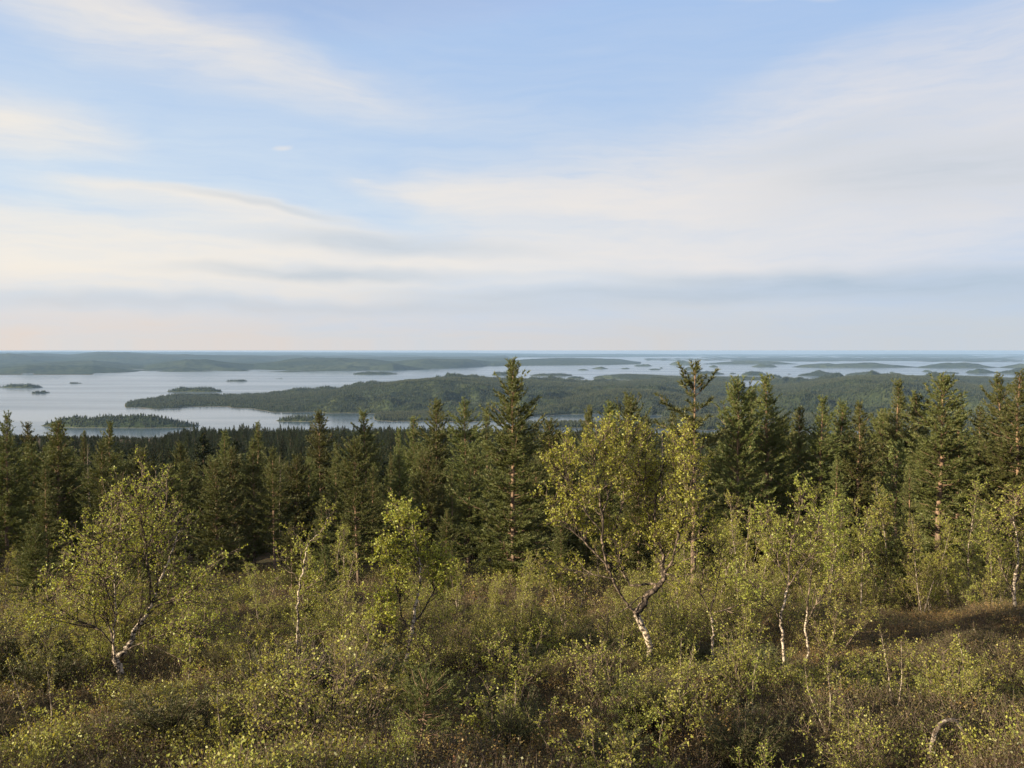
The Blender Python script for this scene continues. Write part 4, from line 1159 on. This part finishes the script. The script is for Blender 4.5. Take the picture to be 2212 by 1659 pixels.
r4 = np.random.default_rng(91)
cnt = 0; rest_s = []
cs = grid_points(8.5, 34, 1.12, .63, r4); cs = cs[np.argsort(cs[:, 1])]
clear = Waves(9, 6.0, 2, .5); clear2 = Waves(12, 4.5, 2, .6)
for (x, y) in cs:
    a = x / y
    yg = -ghf(x, y) / y
    # open heath shelf on the right, bare patches elsewhere
    if a > .27 and 24.0 < y < 27.6 and r4.random() < .3: continue
    cv = clear(x, y)
    if cv > .75 and y < 22: continue
    if a > .33 and y < 22 and r4.random() < .35: continue
    if r4.random() < .12: continue
    if a < .12 and y > 22.5 + 2.5 * clear2(x, y): continue
    h = r4.uniform(.65, 1.7) * (1.0 if y > 12 else .7)
    h *= float(np.clip(.95 + .5 * clear2(x, y), .35, 1.7))
    if y < 10: h = min(h, .95)
    if -.12 < a < .22 and y < 11 and r4.random() < .6: continue
    h = clear_h(x, y, h)
    if a > .27 and 23.8 < y < 28: h = min(h, .45)
    if h < .3: continue
    v = int(sorted(range(6), key=lambda q: abs(SV[q][0] - h))[int(r4.integers(0, 3))]); h = min(h, SV[v][0] * 1.25)
    if cnt < 285 and y < 26:
        hm, ms = SV[v]
        if y < 12: lb, gr = 'low leafy birch scrub along the bottom of the picture', 'scrub along the bottom'
        elif a < -.2: lb, gr = 'leafy birch scrub round the leaning white birch on the left', 'scrub on the left'
        elif a < .12: lb, gr = 'leafy birch scrub on the slope in the middle', 'scrub in the middle'
        else: lb, gr = 'leafy birch scrub among the slim birches on the right', 'scrub on the right'
        lb = near(x, y, 'birch scrub', ('tall twiggy', 'leafy', 'leafy', 'tall leafy', 'dense low', 'sparse brownish')[v], 'near the bottom' if y < 12 else 'on the slope' if y < 17 else 'farther up')
        place('birch_shrub', ms, hm, x, y, h, lb, 'shrub', gr, None, r4.uniform(.9, 1.3), SP); cnt += 1
    else: rest_s.append((x, y, h, v))
print('shrubs', cnt, 'rest', len(rest_s))
# the remaining scrub as one mass: merge each variant's parts into one source mesh
def joined(ms, name):
    Vs = []; Fs = []; mi = []; n = 0; mats = []
    for k, me in enumerate(ms):
        v = np.zeros(len(me.vertices) * 3, np.float32); me.vertices.foreach_get('co', v)
        f = np.zeros(len(me.loops), np.int32); me.loops.foreach_get('vertex_index', f); kk = len(me.loops) // len(me.polygons)
        Vs.append(v.reshape(-1, 3)); Fs.append(f.reshape(-1, kk) + n); n += len(v) // 3; mi += [k] * len(me.polygons); mats.append(me.materials[0])
    me = mesh_of(name, np.concatenate(Vs), np.concatenate(Fs))
    for q in mats: me.materials.append(q)
    me.polygons.foreach_set('material_index', np.array(mi, np.int32))
    return me
shr_src = [source('scrub', joined(ms, 'scrub')) for hm, ms in SV]
extra = grid_points(34, 60, 2.4, .64, r4); extra = extra[(extra[:, 0] / extra[:, 1] > .12) & (extra[:, 1] < 50)]
P = [(x, y, h / SV[v][0], v) for x, y, h, v in rest_s] + [(x, y, r4.uniform(.6, 1.1), int(r4.integers(0, 6))) for x, y in extra]
P = np.array(P)
stuff_scatter('birch_scrub', np.column_stack([P[:, 0], P[:, 1], gh(P[:, 0], P[:, 1])]), r4.uniform(0, 6.28, len(P)), P[:, 2], P[:, 3].astype(int), shr_src,
              'tangled birch scrub covering the slope up to the pines', 'scrub')

# ------------------------------------------------------------------ low heath cover
def heath_mesh(seed, h, w, mat, n=150, ls=.024):
    r = np.random.default_rng(seed)
    b = MB()
    pts = []
    for k in range(16):
        a = r.uniform(0, 6.28); q = r.uniform(0, w / 2) ; d = unit(np.array([math.cos(a) * .5, math.sin(a) * .5, 1]) + r.normal(0, .2, 3))
        p = np.array([math.cos(a) * q, math.sin(a) * q, -.03]); L = h * r.uniform(.6, 1.1)
        b.tube(np.stack([p, p + d * L * .5 + r.normal(0, .01, 3), p + d * L]), [.003, .0025, .0015], 3)
        u = r.uniform(.2, 1, (n // 16, 1)); pts.append(p + d * L * u + r.normal(0, .028, (n // 16, 3)))
    V, Fc = leaf_quads(np.concatenate(pts), ls, r, .8)
    BVv = np.concatenate(b.V); BF = np.concatenate(b.F)
    me = mesh_of('heath_clump', np.concatenate([V, BVv]), np.concatenate([Fc, BF + len(V)]))
    me.materials.append(MT[mat]); me.materials.append(MT['twig'])
    mi = np.zeros(len(Fc) + len(BF), np.int32); mi[len(Fc):] = 1; me.polygons.foreach_set('material_index', mi)
    return me
hs = [source('heath', heath_mesh(600 + k, .24, .42, 'heath')) for k in range(3)] + [source('heath', heath_mesh(610, .2, .42, 'heath_red')), source('heath', heath_mesh(611, .26, .4, 'heath_red')), source('heath', heath_mesh(612, .3, .4, 'shrub_leaf', 170, .03))]
hp = grid_points(7.5, 22, .26, .64, r4); hp2 = grid_points(22, 34, .33, .64, r4); hp3 = grid_points(34, 60, .8, .64, r4)
hp = np.concatenate([hp, hp2, hp3]); n = len(hp)
red = Waves(31, 9.0, 3, .6)(hp[:, 0], hp[:, 1]) + np.where((hp[:, 0] / hp[:, 1] > .28) & (hp[:, 1] > 23.5) & (hp[:, 1] < 28.5), 1.5, 0) + r4.normal(0, .5, n)
pick = np.where(red > 1.25, r4.integers(3, 5, n), np.where(red < -1.0, 5, r4.integers(0, 3, n)))
stuff_scatter('heath_cover', np.column_stack([hp, gh(hp[:, 0], hp[:, 1])]), r4.uniform(0, 6.28, n), r4.uniform(.7, 1.4, n) * np.where(hp[:, 1] > 34, 2.2, 1), pick, hs,
              'low brown and green heath with reddish dwarf shrubs', 'heath', tilt=r4.normal(0, .15, n))
print('heath', n)

# ------------------------------------------------------------------ junipers: dense dark bushes
def juniper_mesh(seed, h, w, n=2600):
    r = np.random.default_rng(seed); b = MB(); TP = []; TD = []
    for k in range(70):
        a = r.uniform(0, 6.28); sp = r.uniform(0, 1) ** .6 * w / h * .9; d = unit(np.array([math.cos(a) * sp, math.sin(a) * sp, 1]))
        L = h * r.uniform(.6, 1.05); s = np.linspace(0, 1, 5)
        P = d * (s * L)[:, None] + r.normal(0, .02, (5, 3)) * s[:, None]; P[:, 2] -= .1
        b.tube(P, .012 * (1 - s) + .003, 3)
        m_ = n // 70; u = r.uniform(.12, 1, m_)
        pp = np.stack([np.interp(u, s, P[:, c]) for c in range(3)], 1); off = unit(r.normal(size=(m_, 3)) + d)
        TP.append(pp + off * r.uniform(.02, .12, (m_, 1))); TD.append(off + d)
    V, Fc = tufts(np.concatenate(TP), np.concatenate(TD), .075, .013, 6, r, .8)
    return [b.mesh('juniper_stems', MT['twig']), mesh_of('juniper_foliage', V, Fc, MT['juniper'])]
JV = [juniper_mesh(701, 1.6, 1.3), juniper_mesh(702, 1.2, 1.6), juniper_mesh(703, 2.0, 1.1)]
JH = [1.6, 1.2, 2.0]
JUN = [
    (40, 1330, 17, 1, 'wide dark juniper in shade at the left edge', 1.3), (100, 1395, 15.5, 1, 'low dark juniper left of the leaning birch foot', 1.1),
    (560, 1400, 14, 0, 'olive juniper at the left of the bare willow stems', 1.1), (470, 1385, 15, 2, 'tall thin juniper right of the leaning birch', .9),
    (690, 1405, 14.5, 0, 'dark juniper behind the bare willow stems', 1.2), (790, 1395, 15, 1, 'wide dark juniper beside the bushy middle birch', 1.2),
    (830, 1470, 13.5, 1, 'low dark juniper below the bushy middle birch', 1.0), (610, 1440, 13, 2, 'upright juniper among the bare willow stems', .9),
    (2060, 1405, 22.3, 1, 'dark juniper added as the shaded edge of the heath shelf', 1.3), (2180, 1405, 22.2, 1, 'dark juniper added as shelf shade under the right edge', 1.3), (1900, 1405, 22.3, 1, 'dark juniper added as shade left on the heath shelf', 1.1),  # dark bushes added to stand for the shaded step of the heath shelf
    (1320, 1560, 11.2, 1, 'flat dark juniper in the shaded hollow', 1.1),
]
for (xd, yt, Z, v, lb, sx) in JUN:
    tx, tz = ray(xd, yt); x = tx * Z; h = max(.5, tz * Z - ghf(x, Z))
    place('juniper_bush', JV[v], JH[v], x, Z, h, lb, 'juniper', None, None, sx, ('stems', 'foliage'))

rj = np.random.default_rng(55)
for k in range(22):  # extra dark junipers added in scrub gaps to deepen the shadows there
    y = rj.uniform(10.5, 24); a = rj.uniform(-.58, .6); x = a * y; v = int(rj.integers(0, 2)); h = clear_h(x, y, rj.uniform(.5, .95))
    if h < .35: continue
    place('juniper_bush', JV[v], JH[v], x, y, h, near(x, y, 'juniper', 'added wide shade-dark' if v else 'added upright shade-dark', 'in the near scrub' if y < 15 else 'in the scrub' if y < 19 else 'at the scrub edge'), 'juniper', 'junipers', None, rj.uniform(1.1, 1.6), ('stems', 'foliage'))

# ------------------------------------------------------------------ bare grey willow stems, left of the middle
def bare_bush(seed, h, w, stems):
    t = Tree(seed)
    for s_ in range(stems):
        a = t.r.uniform(0, 6.28); sp = t.r.uniform(.1, 1) * w / h; d = np.array([math.cos(a) * sp, math.sin(a) * sp, 1])
        P = t.wander([math.cos(a) * .1, math.sin(a) * .1, -.15], d, h * t.r.uniform(.6, 1.05), 8, .12, .05)
        t.trunk.tube(P, np.linspace(.014, .004, len(P)), 4)
        t.grow(P, None, 0, [dict(den=6, len=.4, ang=(.3, .8), n=4, wob=.14, up=.08, rad=.006, part='t'), dict(den=8, len=.16, ang=(.4, .9), n=3, wob=.15, up=.05, rad=.003, part='t')])
    return [t.trunk.mesh('willow_stems', MT['grey_twig']), t.tw.mesh('willow_twigs', MT['grey_twig'])]
WV = [bare_bush(801, 1.8, .9, 16), bare_bush(802, 1.2, 1.0, 18)]
for (xd, yt, Z, v, lb) in [(650, 1345, 14.2, 0, 'leafless grey willow with upright stems behind the junipers'), (735, 1365, 14.6, 0, 'leafless grey willow right of its taller neighbour'),
                           (590, 1380, 13.6, 0, 'leafless grey willow left of the two others'), (640, 1500, 11.5, 1, 'low bare twiggy willow in front of the junipers'), (720, 1520, 11.3, 1, 'low bare twiggy willow right of the first low one'),
                           (560, 1530, 11.2, 1, 'low bare twiggy willow near the shaded scrub')]:
    tx, tz = ray(xd, yt); x = tx * Z; h = max(.5, tz * Z - ghf(x, Z)); hm = (1.8, 1.2)[v]
    place('bare_willow', WV[v], hm, x, Z, h, lb, 'shrub', None, None, 1.0, ('stems', 'twigs'))

# ------------------------------------------------------------------ dead pines
def snag(seed, h):
    r = np.random.default_rng(seed); tm = MB(); bm = MB()
    z = np.linspace(-.3, h, 8); tm.tube(np.stack([.05 * np.sin(z), .04 * np.cos(z * 1.3), z], 1), np.linspace(h * .011, .012, 8), 6)
    for k in range(26):
        q = r.uniform(.25, .97) * h; a = r.uniform(0, 6.28); L = r.uniform(.2, .9) * (1.1 - q / h) + .15; e = r.uniform(-.3, .5)
        P = np.array([0, 0, q]) + np.array([math.cos(a) * math.cos(e), math.sin(a) * math.cos(e), math.sin(e)]) * (np.linspace(0, 1, 4) * L)[:, None] + r.normal(0, .03, (4, 3)) * np.linspace(0, 1, 4)[:, None]
        bm.tube(P, [.014, .010, .006, .003], 3)
    return [tm.mesh('snag_trunk', MT['grey_twig']), bm.mesh('snag_branches', MT['grey_twig'])]
for (xd, yt, Z, sd_, lb) in [(190, 958, 60, 851, 'thin dead grey pine between the pines on the left'), (604, 985, 66, 852, 'dead bare pine behind the sparse little birch'), (1430, 930, 45, 853, 'dead grey pine showing through the gnarled birch crown')]:
    tx, tz = ray(xd, yt); x = tx * Z; h = tz * Z - ghf(x, Z)
    place('dead_pine', snag(sd_, h), h, x, Z, h, lb, 'dead tree', None, None, 1.0, ('trunk', 'branches'))

# ------------------------------------------------------------------ arched trunk bottom right, pine sapling and stump at the bottom
t = Tree(820); Z = 10.6; bx, bz = ray(2005, 1660)
P = [(ray(*p)[0] * (Z + dz) , Z + dz, ray(*p)[1] * (Z + dz)) for p, dz in [((1998, 1690), 0), ((2008, 1640), 0), ((2018, 1590), .05), ((2035, 1562), .1), ((2060, 1556), .15), ((2078, 1575), .2), ((2092, 1600), .25), ((2110, 1625), .3)]]
P = np.array(P); org = P[0].copy(); P = smooth_path(P - org, 5, t.r, .004)
t.trunk.tube(P, np.linspace(.036, .016, len(P)), 8)
t.grow(P, None, 0, [dict(den=5, len=.45, ang=(.6, 1.2), n=5, wob=.15, up=.12, rad=.008, part='t', leaf=5), dict(den=8, len=.16, ang=(.4, 1.1), n=3, wob=.15, up=.05, rad=.003, part='t', leaf=16)])
ms = t.meshes(.03, 'birch_leaf', bark='birch_bark_thin')
o = place('bent_birch', ms, 1, org[0], org[1], 1, 'dead-looking birch trunk bent over into an arch at the bottom right', 'birch tree', None, 0, 1, ('trunk', 'twigs', 'leaves'), z=org[2])

SAP = pine_meshes(830, 1.5, 1.15, .30, 1.3, 'round', 0, tl=.075, tw=.008, tk=22)
tx, tz = ray(903, 1540); Z = 9.6; place('pine_sapling', SAP, 1.5, tx * Z, Z, max(.9, tz * Z - ghf(tx * Z, Z)), 'small crooked pine sapling at the bottom of the picture', 'sapling', None, 0.6, 1.0, lean=.12)
b = MB(); zz = np.linspace(0, .42, 6); b.tube(np.stack([.01 * np.sin(zz * 9), zz * .02, zz - .1], 1), [.045, .04, .036, .03, .022, .006], 7)
m_st = bark_mat('broken_wood', (.30, .15, .09), (.42, .24, .15), (8, 8, 2), .5)
tx, tz = ray(982, 1632); Z = 9.2
st = link('broken_stump', b.mesh('broken_stump', m_st)); st.location = (tx * Z, Z, tz * Z - .32); tag(st, 'thin broken reddish stump sticking out of the heath', 'stump')
